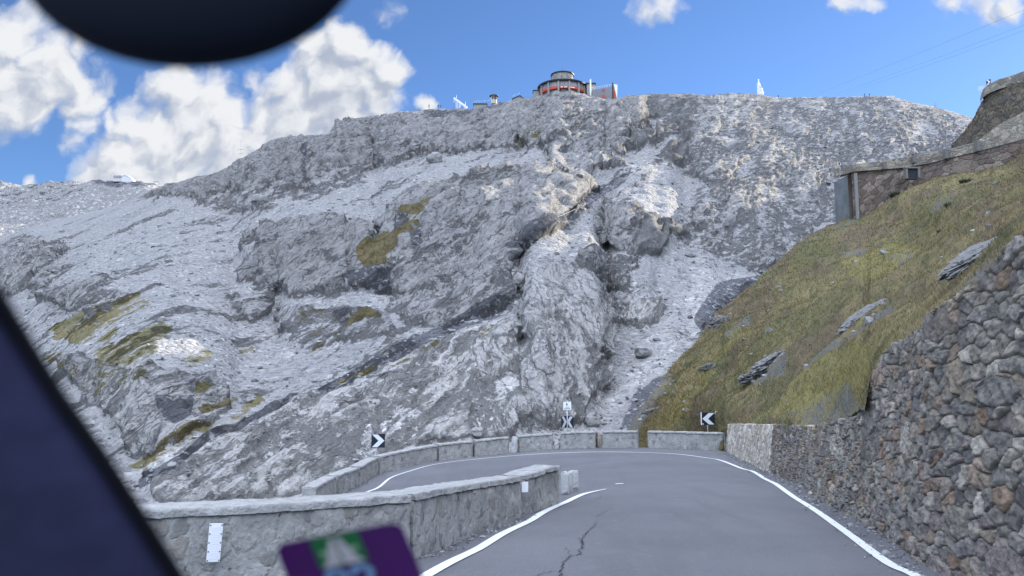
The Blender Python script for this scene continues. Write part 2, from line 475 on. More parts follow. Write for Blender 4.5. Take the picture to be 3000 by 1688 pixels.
M_STEEL = simple('galvanised_steel', (0.52, 0.53, 0.54), 0.45, 0.4, 0.1, 20)
M_PYLON = simple('white_painted_steel', (0.80, 0.81, 0.82), 0.5, 0.0, 0.05, 5)
M_PYLON_G = simple('grey_pylon_steel', (0.30, 0.30, 0.31), 0.6, 0.3, 0.1, 5)
M_SIGNBLK = simple('sign_black', (0.012, 0.015, 0.022), 0.4, 0, 0.2, 10)
M_SIGNWHT = simple('sign_reflective_white', (0.68, 0.70, 0.74), 0.35, 0, 0.06, 30)
M_WHITE = simple('white_enamel', (0.80, 0.81, 0.82), 0.4, 0, 0.05, 15)
M_BOLT = simple('dark_bolt', (0.10, 0.10, 0.10), 0.5, 0.5)
M_CONC = simple('board_marked_concrete', (0.25, 0.265, 0.27), 0.9, 0, 0.3, 1.2, 0.03, 0.15)
M_CABLE = simple('cable_steel', (0.22, 0.25, 0.32), 0.6, 0.3)

# ------------------------------------------------------------------ road
right_line = [ground(*p) for p in ((2780, 1755), (2680, 1688), (2592, 1645), (2447, 1538), (2330, 1460))]
far_line = [at(*p) for p in ((2272, 1419, 18.9), (2202, 1381, 23.6), (2097, 1346, 30.2), (1981, 1331, 34.8), (1806, 1325, 37.2), (1631, 1328, 38.4),
                             (1456, 1340, 38.2), (1282, 1360, 36.8), (1200, 1381, 35.2), (1142, 1402, 33.5), (1084, 1439, 30.6))]
left_line = [ground(*p) for p in ((1140, 1755), (1250, 1688), (1400, 1610), (1560, 1523), (1650, 1476), (1710, 1449))] + [ground(1775, 1434)]
par_base = [at(*p) for p in ((2123, 1320, 38.0), (1897, 1313, 39.4), (1746, 1313, 40.0), (1624, 1317, 40.3), (1500, 1327, 40.3), (1388, 1339, 39.9),
                             (1284, 1351, 39.1), (1200, 1368, 37.8), (1110, 1390, 36.2), (1054, 1422, 33.6), (995, 1449, 31.2), (930, 1490, 28.0), (840, 1560, 23.5))]
wall_base_px = [(2122, 1321), (2179, 1351), (2234, 1378), (2304, 1406), (2380, 1449), (2435, 1487), (2533, 1536), (2598, 1574), (2652, 1618), (2707, 1661)]
wall_base = [np.array(ground(*p)) for p in wall_base_px]
wall_base[0] = np.array(at(2124, 1321, 37.6)); wall_base[1] = np.array(at(2179, 1351, 30.5)); wall_base[2] = np.array(at(2234, 1378, 25.0))
wall_base += [np.array(v) for v in ((4.25, 6.0, -1.85), (4.15, 3.0, -1.73), (4.1, -1.0, -1.56), (4.1, -4.0, -1.45))]
fore_base = [np.array(ground(*p)) for p in ((1640, 1478), (1535, 1512), (1380, 1570), (1212, 1642))]
ctrl = right_line + far_line + left_line + par_base + wall_base[:-1] + fore_base
ctrl += [np.array(v) for v in ((2, 3, -1.726), (0, 3, -1.726), (0, -3, -1.48), (3, -4, -1.45), (3.0, 22.0, -2.55), (2.0, 29.0, -3.05),
                               (-7, 26, -4.95), (-8.5, 20, -5.4), (-9, 14, -5.8), (-3.0, 30.5, -4.2), (-1.0, 5.0, -1.81), (-3.3, 6.6, -1.9))]
ctrl = np.array([np.asarray(c, float) for c in ctrl])
road_z = tps(ctrl[:, :2], ctrl[:, 2], 1e-6)

def catmull(pts, n=12):
    P = [np.asarray(p, float) for p in pts]; P = [2 * P[0] - P[1]] + P + [2 * P[-1] - P[-2]]
    out = []
    for i in range(1, len(P) - 2):
        for k in range(n):
            t = k / n
            out.append(0.5 * ((2 * P[i]) + (-P[i - 1] + P[i + 1]) * t + (2 * P[i - 1] - 5 * P[i] + 4 * P[i + 1] - P[i + 2]) * t * t
                              + (-P[i - 1] + 3 * P[i] - 3 * P[i + 1] + P[i + 2]) * t ** 3))
    out.append(P[-2]); return np.array(out)

def inside_poly(x, y, poly):
    ins = np.zeros(x.shape, bool); n = len(poly)
    for i in range(n):
        x0, y0 = poly[i][:2]; x1, y1 = poly[(i + 1) % n][:2]
        if y0 == y1: continue
        c = ((y0 > y) != (y1 > y)) & (x < (x1 - x0) * (y - y0) / (y1 - y0) + x0)
        ins ^= c
    return ins

def normal2(path):
    d = np.gradient(path[:, :2], axis=0); d /= np.linalg.norm(d, axis=1)[:, None] + 1e-9
    return np.stack([-d[:, 1], d[:, 0]], 1)           # to the left of the path direction

_pb = catmull(par_base, 6); _nb = normal2(_pb)
out_edge = [(p[0] - n[0] * -0.35, p[1] - n[1] * -0.35) for p, n in zip(_pb, -_nb)]
wb = [(p[0] + 0.35, p[1]) for p in wall_base[::-1]]
road_poly = wb + out_edge + [(-10.5, 16), (-10.5, -4)]
gx, gy = np.meshgrid(np.arange(-11, 11.2, 0.2), np.arange(-4, 43, 0.2))
gz = road_z(gx, gy)
Vr = np.stack([gx, gy, gz], -1).reshape(-1, 3)
q = grid_quads(*gx.shape)
cx_ = Vr[q].mean(1)
q = q[inside_poly(cx_[:, 0], cx_[:, 1], road_poly)]

def ribbon(path, w, lift, taper=None):
    path = np.asarray(path); nrm = normal2(path)
    w = np.full(len(path), w) if taper is None else w * np.asarray(taper)
    a = path[:, :2] + nrm * w[:, None] / 2; b_ = path[:, :2] - nrm * w[:, None] / 2
    V = np.empty((len(path) * 2, 3))
    V[0::2, :2] = a; V[1::2, :2] = b_
    V[:, 2] = road_z(V[:, 0], V[:, 1]) + lift
    i = np.arange(len(path) - 1) * 2
    return V, np.stack([i, i + 1, i + 3, i + 2], 1)

# cracks in the asphalt, part of the road mesh
crk = []
def crack_path(pts, jag, wid):
    P = catmull([ground(*p) for p in pts], 14)
    P[:, 0] += rng.normal(0, jag, len(P)); P[:, 1] += rng.normal(0, jag * 1.5, len(P))
    crk.append(ribbon(P, wid * 0.45, 0.008, 0.35 + 0.9 * rng.random(len(P))))
c6 = lambda x, y: (1000 + 0.466 * x, 1100 + 0.466 * y)
crack_path([c6(1690, 866), c6(1640, 890), c6(1600, 912)], 0.015, 0.02)
crack_path([c6(1598, 945), c6(1585, 975), c6(1545, 1010), c6(1515, 1060), c6(1520, 1090), c6(1505, 1130), c6(1440, 1152), c6(1400, 1185), c6(1385, 1215), c6(1375, 1262)], 0.02, 0.03)
crack_path([c6(1490, 1040), c6(1520, 1075), c6(1500, 1110)], 0.02, 0.025)
crack_path([c6(1440, 1155), c6(1425, 1120), c6(1410, 1100)], 0.015, 0.012)
crack_path([c6(1340, 1240), c6(1280, 1250), c6(1240, 1262)], 0.015, 0.018)
crack_path([c6(1690, 765), c6(1640, 770), c6(1600, 790)], 0.02, 0.02)
Vs = [Vr]; Qs = [q]; mi = [np.zeros(len(q))]; base = len(Vr)
for v, qq in crk:
    Vs.append(v); Qs.append(qq + base); mi.append(np.ones(len(qq))); base += len(v)
road = mesh_np('road', np.vstack(Vs), np.vstack(Qs), [M_ASPHALT, M_CRACK], mat_idx=np.concatenate(mi))
tag(road, kind='structure')

outer = catmull(right_line + far_line + [np.array((-6.3, 26.5, 0)), np.array((-6.9, 21.0, 0))], 14)
V1, q1 = ribbon(outer, 0.125, 0.012)
o = mesh_np('road_marking', V1, q1, M_PAINT); tag(o, kind='structure')
inner = catmull(left_line, 14)
tp = np.ones(len(inner)); tp[-14:] = np.linspace(1, 0.35, 14)
V2, q2 = ribbon(inner, 0.145, 0.012, tp)
o = mesh_np('road_marking', V2, q2, M_PAINT); tag(o, kind='structure')
dash = catmull([ground(1803, 1418), ground(1826, 1418)], 6)
V3, q3 = ribbon(dash, 0.2, 0.012)
o = mesh_np('road_marking', V3, q3, M_PAINT); tag(o, kind='structure')

# ------------------------------------------------------------------ parapets and low walls
def sweep_wall(name, path, H, T, mat, parent, top_cap=True, rough=0.018, lam=0.35, n_s=None, n_h=14, z_down=0.5, batter=0.03, seed=0.0, side=1, res=None):
    """closed wall swept along a plan path; its front face is the path, thickness to the side"""
    path = np.asarray(path, float)
    L = np.concatenate([[0], np.cumsum(np.linalg.norm(np.diff(path[:, :2], axis=0), axis=1))])
    n_s = n_s or max(6, int(L[-1] / (res or 0.12)))
    t = np.linspace(0, L[-1], n_s)
    p = np.stack([np.interp(t, L, path[:, k]) for k in range(3)], 1)
    nr = normal2(p) * side                               # towards the back
    Hs = np.interp(t, L, np.asarray(H)) if np.ndim(H) else np.full(n_s, H)
    prof = []
    hs = np.linspace(0, 1, n_h)
    for h in hs: prof.append((batter * h, h))
    for k in np.linspace(0, 1, 7)[1:]: prof.append((batter + (T - 2 * batter) * k, 1.0))
    for h in hs[::-1][1:]: prof.append((T - batter * h, h))
    prof = np.array(prof); m = len(prof)
    V = np.empty((n_s, m, 3))
    for j, (d, h) in enumerate(prof):
        V[:, j, :2] = p[:, :2] + nr * d
        V[:, j, 2] = p[:, 2] - z_down + (Hs + z_down) * h
    fl = V.reshape(-1, 3)
    for ax in range(3):
        fl[:, ax] += rough * fbm(fl + 31.7 * ax + seed, lam, 4, 0.6) * (1.0 if ax != 2 else 0.8)
    qd = grid_quads(n_s, m)
    caps = []
    V = fl.reshape(n_s, m, 3)
    extra = []
    nv = n_s * m
    # end caps as fans of quads around the middle
    faces = [qd]
    for e, r in ((0, False), (n_s - 1, True)):
        cidx = nv + len(extra); extra.append(V[e].mean(0))
        ring = e * m + np.arange(m)
        a, b_ = ring, np.roll(ring, -1)
        f = np.stack([np.full(m, cidx), a, b_, b_], 1)
        faces.append(f)
    Vall = np.vstack([fl, np.array(extra)])
    me = bpy.data.meshes.new(name)
    fl_faces = [tuple(int(i) for i in f) for f in faces[0]] + [tuple(int(i) for i in f[:3]) for ff in faces[1:] for f in ff]
    me.from_pydata(Vall.tolist(), [], fl_faces)
    me.materials.append(mat)
    bm = bmesh.new(); bm.from_mesh(me); bmesh.ops.recalc_face_normals(bm, faces=bm.faces); bm.to_mesh(me); bm.free()
    me.polygons.foreach_set('use_smooth', [len(f.vertices) == 4 for f in me.polygons])
    me.update()
    return add(name, me, parent, True)

def low_wall(name, label, path, H, T, group, side, res=0.12, cope=0.07, seed=0.0, cat='wall', rough=0.018, over=0.012, cope_mat=None, body=None, crough=0.026):
    path = np.asarray(path, float)
    root = empty(name, path[len(path) // 2], label, cat, group)
    H = np.full(len(path), H) if not np.ndim(H) else np.asarray(H)
    sweep_wall('wall_body', path, H - cope, T, body or M_MORTAR, root, seed=seed, side=side, res=res, rough=rough)
    up = path.copy(); up[:, 2] += H - cope + 0.004
    nr = normal2(path) * side
    up[:, :2] -= nr * over
    sweep_wall('coping', up, cope, T + 2 * over, cope_mat or M_COPING, root, seed=seed + 5, side=side, res=res, rough=crough, lam=0.22, z_down=0.0, n_h=4, batter=0.012)
    return root

pb = catmull(par_base, 10)
pb_px = np.interp(np.arange(len(pb)), np.arange(0, 10 * len(par_base), 10)[:len(par_base)], [2123, 1897, 1746, 1624, 1500, 1388, 1284, 1200, 1110, 1054, 995, 930, 840])
def par_part(a, b, n=10):
    xs = np.linspace(a, b, n)
    return np.stack([np.interp(-xs, -pb_px, pb[:, k]) for k in range(3)], 1)
segs = [(2121, 1898, 0.80, 'long mortared stone parapet block under the lone left-pointing chevron sign'),
        (1873, 1767, 0.80, 'short stone parapet block just left of the grassy drainage gap'),
        (1745, 1642, 0.79, 'stone parapet block right below the number six sign'),
        (1620, 1519, 0.78, 'stone parapet block between the pale upright post and the rubble gap'),
        (1492, 1391, 0.78, 'stone parapet block with pale post at its right end'),
        (1386, 1287, 0.77, 'stone parapet block between two narrow dark joints in the bend'),
        (1282, 1114, 0.76, 'long curved stone parapet block below the right-pointing chevron sign'),
        (1109, 1056, 0.74, 'stone parapet block one step below the right-pointing chevron sign'),
        (1051, 992, 0.73, 'stone parapet block second step down the lower road'),
        (986, 925, 0.74, 'lowest visible stone parapet block beside the wall in the foreground')]
for i, (a, b_, h, lab) in enumerate(segs):
    low_wall('parapet_wall', lab, par_part(a, b_), h, 0.5, 'parapet blocks along the outside of the hairpin', -1, 0.10, 0.07, seed=3.1 * i)
# rough stones that fill the gaps
def rock_obj(name, c, s, mat, label, cat, group=None, seed=0, sub=3, ang=0.35, box=0.75):
    bm = bmesh.new(); bmesh.ops.create_icosphere(bm, subdivisions=sub, radius=1.0)
    co = np.array([v.co[:] for v in bm.verts])
    n = fbm(co * 1.0 + seed * 9.1, 1.3, 3, 0.5) * ang + 0.10 * fbm(co + seed * 3.7, 0.4, 2)
    co = np.sign(co) * np.abs(co) ** box
    co = co * (1 + n)[:, None] * np.asarray(s)
    for v, c_ in zip(bm.verts, co): v.co = c_
    me = bpy.data.meshes.new(name); bm.to_mesh(me); bm.free(); me.materials.append(mat)
    o = add(name, me); o.location = [float(t) for t in c]
    return tag(o, label, cat, group)
g = at(1506, 1308, 40.3); rock_obj('stone_post', g, (0.17, 0.2, 0.45), M_GUARD, 'pale upright stone post filling a gap between parapet blocks', 'post', seed=3)
g = at(1756, 1292, 40.2); rock_obj('stone_post', g, (0.15, 0.25, 0.42), simple('brown_rough_stone', (0.25, 0.22, 0.18), 0.9, 0, 0.4, 6, 0.05), 'rough brown stone post between two parapet blocks', 'post', seed=8)
g = at(1631, 1308, 40.6); rock_obj('boulder', g, (0.16, 0.25, 0.25), M_GUARD, 'small pale rubble stone in the gap left of the number six sign', 'rock', seed=4)

# the wall between the two legs of the hairpin
def lift_ground(px, py, H): return np.array(ground(px, py, H)) - np.array([0, 0, H])
A = [np.array((-6.5, 6.6, -1.88)), np.array((-4.8, 7.15, -1.9)), lift_ground(480, 1500, 0.70), lift_ground(800, 1485, 0.70), np.array(ground(1206, 1644))]
A = catmull(A, 8)
low_wall('dividing_wall', 'near stretch of low grey wall carrying the long white bolted plate', A, 0.72, 0.5, 'low walls between the two road legs', 1, 0.04, 0.075, 1.0, rough=0.03, over=0.004, crough=0.016)
B = np.array([np.array(ground(*p)) for p in ((1216, 1640), (1300, 1603), (1380, 1572), (1450, 1545), (1531, 1513))])
low_wall('dividing_wall', 'middle stretch of low grey wall with ragged pale coping beside the white line', B, [0.72, 0.71, 0.69, 0.66, 0.63], 0.45, 'low walls between the two road legs', 1, 0.04, 0.07, 7.0, rough=0.028, over=0.002, crough=0.015)
C = np.array([np.array(ground(*p)) for p in ((1543, 1508), (1600, 1490), (1640, 1478))])
low_wall('dividing_wall', 'raised end stretch of low grey wall beside the two white guard stones', C, [0.63, 0.68, 0.70], 0.45, 'low walls between the two road legs', 1, 0.04, 0.07, 12.0, rough=0.022, over=0.02, crough=0.022)

def guard_stone(px, py0, py1, wpx, seed, label):
    g = np.array(ground(px, py1)); h = (py1 - py0) * g[1] / F; w = wpx * g[1] / F / 2
    rock_obj('guard_stone', (g[0], g[1], g[2] + h / 2), (w * 1.05, w * 1.2, h / 2 * 1.08), M_GUARD, label, 'guard stone', 'white guard stones at the wall end', seed, 4, 0.14, 0.38)
guard_stone(1656, 1389, 1443, 22, 2, 'left white guard stone touching the end of the low wall')
guard_stone(1671, 1386, 1438, 14, 5, 'narrow rust-marked guard stone between two others')
guard_stone(1685, 1384, 1433, 18, 9, 'right white guard stone with a dark grey patch')

# white plates fixed to the low wall
def plate(px, py, d, w, h, label, tilt=0.0, rz=0.0, bolts=True):
    c = at(px, py, d)
    root = empty('reflector_plate', c, label, 'reflector plate', 'white plates on the low wall', rot=(0, tilt, rz))
    MB().box((0, 0, 0), (w, 0.012, h)).build('plate', M_WHITE, root, bevel=0.003)
    if bolts:
        for sx in (-1, 1):
            for k in range(5):
                MB().lathe([(0.0, 0.006), (0.006, 0.005), (0.007, 0.0)], 10).build('bolt', M_BOLT, root)
                bo = COL.objects[-1]; bo.rotation_euler = (math.pi / 2, 0, 0)
                bo.location = (sx * w * 0.42, -0.007, h * (0.46 - 0.23 * k))
        rb = MB()
        for k in range(14): rb.box((0, -0.0075, h * (0.40 - 0.8 * k / 13)), (w * 0.62, 0.004, h * 0.035))
        rb.build('ribbing', M_WHITE, root)
    return root
a0 = np.array(lift_ground(560, 1495, 0.7)); a1 = np.array(lift_ground(800, 1485, 0.7))
angA = math.atan2(a1[1] - a0[1], a1[0] - a0[0])
dA = float(np.interp(628, [np.interp(0, [0, 1], [0, 0])] + [560, 800], [0, a0[1], a1[1]]))
plate(629, 1590, dA - 0.10, 0.125, 0.36, 'long white ribbed plate with dark bolts on the near wall', tilt=0.05, rz=angA)
bv = B[-1] - B[-2]
gB = np.array(ground(1537, 1511))
plate(1538, 1427, gB[1] - 0.10, 0.11, 0.165, 'small plain white plate at the joint near the wall end', rz=0.35, bolts=False)

# ------------------------------------------------------------------ rough retaining wall on the right
PALK = 1.12
def wall_colors(r, e, pal, joint):
    k = np.minimum((r[:, 0] * len(pal)).astype(int), len(pal) - 1)
    c = np.array(pal)[k] * np.array((1.10, 1.0, 0.87)) * (PALK * (0.8 + 0.4 * r[:, 1]))[:, None]
    f = sstep(0.0, 0.075, e)[:, None]
    return c * f + np.array(joint) * (1 - f)

PAL_RUBBLE = [(0.17, 0.17, 0.172), (0.20, 0.195, 0.19), (0.15, 0.152, 0.158), (0.18, 0.17, 0.162), (0.13, 0.128, 0.13), (0.215, 0.21, 0.20), (0.185, 0.155, 0.14),
              (0.165, 0.168, 0.163), (0.19, 0.172, 0.15), (0.155, 0.145, 0.15), (0.29, 0.285, 0.275), (0.175, 0.175, 0.178), (0.185, 0.145, 0.12), (0.145, 0.148, 0.15), (0.19, 0.188, 0.18), (0.16, 0.158, 0.15)]
PAL_PALE = [(0.34, 0.325, 0.31), (0.40, 0.39, 0.37), (0.30, 0.29, 0.285), (0.44, 0.43, 0.42), (0.36, 0.335, 0.30), (0.32, 0.32, 0.325)]
PAL_BROWN = [(0.11, 0.096, 0.095), (0.135, 0.115, 0.11), (0.10, 0.093, 0.095), (0.165, 0.15, 0.14), (0.125, 0.108, 0.098), (0.19, 0.175, 0.165)]
PAL_GREY = [(0.19, 0.19, 0.185), (0.22, 0.215, 0.205), (0.16, 0.16, 0.16), (0.25, 0.245, 0.23), (0.18, 0.175, 0.165)]
PAL_DARK = [(0.10, 0.095, 0.09), (0.13, 0.12, 0.105), (0.085, 0.085, 0.085), (0.16, 0.145, 0.12), (0.12, 0.105, 0.085)]

def stone_face(name, path, H, cell, pal, joint, parent, side=1, n_s=600, n_h=120, batter=0.12, depth=0.10, thick=0.6, spac=None, seed=0, z_down=0.3, lip=0.0, coarse=0.25, jagged=0.0):
    """a stone wall face swept along its base path with individually raised stones; it returns over the top and down the back"""
    path = np.asarray(path, float)
    L = np.concatenate([[0], np.cumsum(np.linalg.norm(np.diff(path[:, :2], axis=0), axis=1))])
    if spac is None: t = np.linspace(0, L[-1], n_s)
    else:
        dens = 1.0 / spac(np.interp(np.linspace(0, L[-1], 4000), L, path[:, 1]))
        cum = np.cumsum(dens); t = np.interp(np.linspace(cum[0], cum[-1], n_s), cum, np.linspace(0, L[-1], 4000))
    p = np.stack([np.interp(t, L, path[:, k]) for k in range(3)], 1)
    nr = normal2(p); 
    for _ in range(3): nr[1:-1] = (nr[:-2] + nr[1:-1] + nr[2:]) / 3
    nr = nr * side
    Hs = np.interp(t, L, np.asarray(H))
    if jagged:
        Hs = Hs + jagged * (gnoise(np.stack([t / 0.45, t * 0 + seed, t * 0], 1)) + 0.6 * gnoise(np.stack([t / 1.3, t * 0 + seed + 5, t * 0], 1)))
    hh = np.linspace(0, 1, n_h)
    S = np.repeat(t[:, None], n_h, 1); Hg = hh[None] * (Hs + z_down)[:, None]
    sx = S.ravel(); sy = Hg.ravel()
    wv = np.stack([sx, sy, sx * 0 + seed], 1)
    wx = sx + 0.17 * cell[0] * gnoise(wv / (cell[0] * 1.6)); wy = sy + 0.20 * cell[1] * gnoise(wv / (cell[1] * 1.8) + 9.0)
    f1, f2, r = worley(wx / cell[0], wy / cell[1], seed)
    F1, F2, R = worley(wx / (cell[0] * 2.0) + 0.3, wy / (cell[1] * 1.9) + 0.7, seed + 3)
    big = R[:, 2] < coarse
    e = np.where(big, (F2 - F1) * 1.8, f2 - f1); r = np.where(big[:, None], R, r)
    prof = sstep(0.0, 0.13, e)
    disp = depth * (prof * (0.55 + 0.6 * r[:, 1]) - 0.3) + depth * 0.34 * fbm(wv, cell[1] * 0.7, 4, 0.65) + depth * 0.9 * gnoise(wv / 2.7 + 3.0)
    cols = wall_colors(r, e, pal, joint)
    D = disp.reshape(n_s, n_h)
    V = np.empty((n_s, n_h, 3))
    off = batter * Hg / 1.0
    V[:, :, 0] = p[:, None, 0] + nr[:, None, 0] * (off - D); V[:, :, 1] = p[:, None, 1] + nr[:, None, 1] * (off - D)
    V[:, :, 2] = p[:, None, 2] - z_down + Hg
    # top and back
    nb = 8
    Bk = np.empty((n_s, nb, 3)); Cb = np.empty((n_s, nb, 3)); C = cols.reshape(n_s, n_h, 3)
    for k in range(nb):
        f = (k + 1) / (nb - 2)
        if k < nb - 2:
            Bk[:, k, :2] = p[:, :2] + nr * (batter * (Hs + z_down) + thick * f)[:, None]; Bk[:, k, 2] = p[:, 2] + Hs + 0.03 * gnoise(np.stack([t / 0.3, t * 0 + f * 3, t * 0 + seed], 1))
        else:
            Bk[:, k] = Bk[:, nb - 3]; Bk[:, k, 2] = p[:, 2] + Hs - (Hs + z_down) * (k - nb + 3) / 2
        Cb[:, k] = C[:, -1]
    V = np.concatenate([V, Bk], 1); C = np.concatenate([C, Cb], 1)
    quads = grid_quads(n_s, n_h + nb)
    if side < 0: quads = quads[:, ::-1]
    o = mesh_np(name, V.reshape(-1, 3), quads, M_STONE, parent, True, colors={'stone_color': C.reshape(-1, 3)}, world=True)
    return o

# heights of the wall from its top line in the photograph
top_px = [(2122, 1246), (2136, 1242), (2250, 1243), (2300, 1245), (2391, 1248), (2473, 1226), (2530, 1204), (2552, 1112), (2598, 1025), (2690, 970), (2739, 911), (2842, 839), (3000, 687), (3300, 480)]
wb_px = np.array([1500 + F * b_[0] / b_[1] for b_ in wall_base[:11]])
def top_py(px): return np.interp(px, [p[0] for p in top_px], [p[1] for p in top_px])
wpath = catmull(wall_base, 24)
_wn = normal2(wpath)
def wall_H(p, n, bat=0.13, zd=0.3):
    if p[1] < 6.0: return 3.2
    H = 2.0
    for _ in range(8):
        q_ = p[:2] + n * bat * (H + zd)
        px = 1500 + F * q_[0] / q_[1]
        for _ in range(3): px += F * (q_[0] / q_[1] - ray(px, top_py(px))[0])
        H = float(ray(px, top_py(px))[1] * q_[1] - p[2])
    return H
wH = np.array([wall_H(p, n) for p, n in zip(wpath, _wn)])
wL = np.concatenate([[0], np.cumsum(np.linalg.norm(np.diff(wpath[:, :2], axis=0), axis=1))])
pier_end = int(np.argmin(np.abs(wpath[:, 1] - 23.8)))
pier = empty('stone_pier', wpath[10], 'pale small-stone masonry wall end joining the parapet to the rough wall', 'wall')
stone_face('wall_body', wpath[:pier_end + 1], np.maximum(wH[:pier_end + 1], 0.9), (0.30, 0.22), PAL_PALE, (0.34, 0.33, 0.31), pier, side=1, n_s=420, n_h=70, depth=0.05, thick=0.5, seed=2, spac=lambda y: 0.03 + 0 * y)
rwall = empty('retaining_wall', wpath[pier_end + 30], 'tall rough dry-stone retaining wall rising along the right road edge', 'wall')
stone_face('wall_body', wpath[pier_end:], wH[pier_end:], (0.25, 0.175), PAL_RUBBLE, (0.135, 0.125, 0.11), rwall, side=1, n_s=1150, n_h=280, depth=0.075, thick=0.55, seed=5,
           spac=lambda y: np.clip(0.0026 * y, 0.016, 0.07), batter=0.13, jagged=0.07)

# ------------------------------------------------------------------ mountain
S_ = 1.165
def poly_mask(polys, blur=2):
    h, w = 440, 1300                                       # 4-pixel cells from (-500,-40)
    yy, xx = np.mgrid[0:h, 0:w]
    X = xx * 4 - 500 + 2; Yp = yy * 4 - 40 + 2
    m = np.zeros((h, w), np.float32)
    for pl in polys:
        val = 1.0
        if isinstance(pl[0], (int, float)): val, pl = pl[0], pl[1:]
        ins = inside_poly(X.astype(float), Yp.astype(float), [(a * S_, b_ * S_) for a, b_ in pl])
        m = np.where(ins, val if val >= 0 else 0, m)
    for _ in range(blur):
        m = (m + np.roll(m, 1, 0) + np.roll(m, -1, 0)) / 3; m = (m + np.roll(m, 1, 1) + np.roll(m, -1, 1)) / 3
    return m
def samp(m, u, v):
    x = np.clip((u + 500) / 4 - 0.5, 0, m.shape[1] - 1.01); y = np.clip((v + 40) / 4 - 0.5, 0, m.shape[0] - 1.01)
    i = x.astype(int); j = y.astype(int); fx = x - i; fy = y - j
    return (m[j, i] * (1 - fx) + m[j, i + 1] * fx) * (1 - fy) + (m[j + 1, i] * (1 - fx) + m[j + 1, i + 1] * fx) * fy

ROCK = [
    [(365, 490), (400, 470), (600, 398), (680, 350), (830, 340), (860, 303), (1020, 283), (1100, 285), (1080, 340), (980, 390), (900, 420), (800, 470), (740, 490), (640, 490), (560, 480), (520, 510), (440, 490), (380, 500)],
    [(1020, 290), (1200, 265), (1330, 200), (1640, 200), (1620, 270), (1700, 330), (1560, 405), (1520, 410), (1440, 380), (1380, 370), (1300, 380), (1240, 370), (1150, 390), (1060, 400), (980, 410), (900, 440), (840, 455), (980, 390)],
    [0.56, (1640, 200), (2450, 230), (2600, 300), (2420, 440), (2090, 560), (1960, 660), (1900, 680), (1830, 660), (1760, 600), (1740, 530), (1800, 480), (1680, 420), (1620, 330)],
    [(640, 600), (700, 560), (800, 555), (900, 560), (950, 640), (890, 700), (860, 740), (760, 740), (640, 720), (600, 690)],
    [(950, 560), (1040, 510), (1100, 480), (1250, 450), (1380, 440), (1490, 470), (1440, 540), (1400, 590), (1300, 650), (1220, 700), (1120, 740), (1000, 745), (890, 740), (890, 680), (960, 620)],
    [(1310, 700), (1380, 680), (1480, 720), (1520, 800), (1500, 900), (1520, 980), (1490, 1060), (1350, 1100), (1300, 1040), (1310, 920), (1340, 860), (1310, 800)],
    [0.75, (880, 1000), (1000, 900), (1200, 830), (1310, 830), (1320, 1050), (1300, 1110), (1100, 1130), (950, 1160), (880, 1220), (700, 1260), (400, 1300), (350, 1200), (480, 1120), (620, 1060), (800, 1020)],
    [0.8, (150, 910), (230, 900), (420, 930), (560, 950), (600, 1020), (450, 1130), (350, 1170), (280, 1050)],
    [(1520, 520), (1620, 530), (1710, 570), (1690, 640), (1600, 640), (1510, 610)],
    [(1540, 760), (1640, 760), (1640, 830), (1580, 850), (1540, 820)],
    [0.7, (1060, 660), (1300, 660), (1300, 760), (1200, 800), (1100, 830), (980, 800), (1000, 750), (1120, 745)],
    [0.8, (590, 760), (690, 750), (690, 790), (640, 830), (590, 810)],
    [0.75, (-300, 640), (0, 620), (60, 590), (180, 640), (120, 720), (40, 745), (-300, 760)],
    [0.75, (520, 500), (640, 490), (760, 470), (700, 520), (600, 540), (530, 540)],
    [0.7, (800, 460), (960, 410), (900, 460), (760, 510)],
    [0.8, (700, 810), (880, 780), (960, 790), (1000, 840), (880, 870), (760, 900), (720, 880)],
    [0.6, (1480, 640), (1620, 650), (1560, 740), (1440, 690)],
    [(1370, 380), (1450, 370), (1530, 410), (1590, 430), (1480, 445), (1400, 440)],
    [0.65, (100, 740), (250, 720), (330, 740), (200, 800)],
    [0.7, (1780, 800), (1830, 790), (1900, 700), (1960, 690), (1850, 800), (1760, 900), (1740, 860)],
]
GRASS = [
    [(140, 845), (240, 785), (350, 745), (362, 758), (300, 800), (290, 860), (190, 875)],
    [(335, 1190), (480, 1090), (600, 1040), (690, 990), (692, 1003), (620, 1050), (560, 1085), (420, 1155), (350, 1192)],
    [(500, 1030), (560, 1015), (620, 1000), (600, 1020), (520, 1050)],
    [(720, 852), (800, 800), (870, 758), (882, 775), (820, 830), (880, 820), (960, 790), (980, 800), (880, 850), (800, 900), (720, 912), (700, 890)],
    [(920, 640), (980, 600), (1010, 590), (1060, 556), (1056, 590), (1000, 650), (960, 690), (930, 690)],
    [(1000, 560), (1060, 530), (1120, 510), (1110, 520), (1040, 560)],
    [0.9, (1308, 365), (1330, 345), (1370, 335), (1330, 375), (1300, 382)],
    [(596, 885), (630, 868), (625, 890), (600, 898)], [(508, 985), (540, 975), (530, 995), (508, 995)],
    [0.55, (240, 880), (420, 820), (440, 850), (260, 960)], [0.6, (980, 940), (1060, 890), (1130, 850), (1120, 870), (1010, 940)],
    [0.8, (870, 960), (930, 930), (990, 900), (980, 915), (880, 968)],
    [0.45, (900, 1080), (1050, 1060), (1080, 1100), (930, 1120)], [0.5, (1180, 960), (1260, 950), (1250, 1010), (1190, 1000)],
    [0.6, (1350, 890), (1390, 885), (1385, 905), (1345, 915)],
    [0.6, (1900, 690), (1960, 660), (2000, 640), (1960, 690)],
    [0.55, (80, 900), (160, 880), (150, 930)], [0.55, (470, 900), (530, 880), (560, 900), (500, 930)],
    [0.4, (150, 930), (330, 900), (400, 960), (260, 1000)], [0.4, (1180, 860), (1260, 840), (1240, 870), (1190, 880)],
]
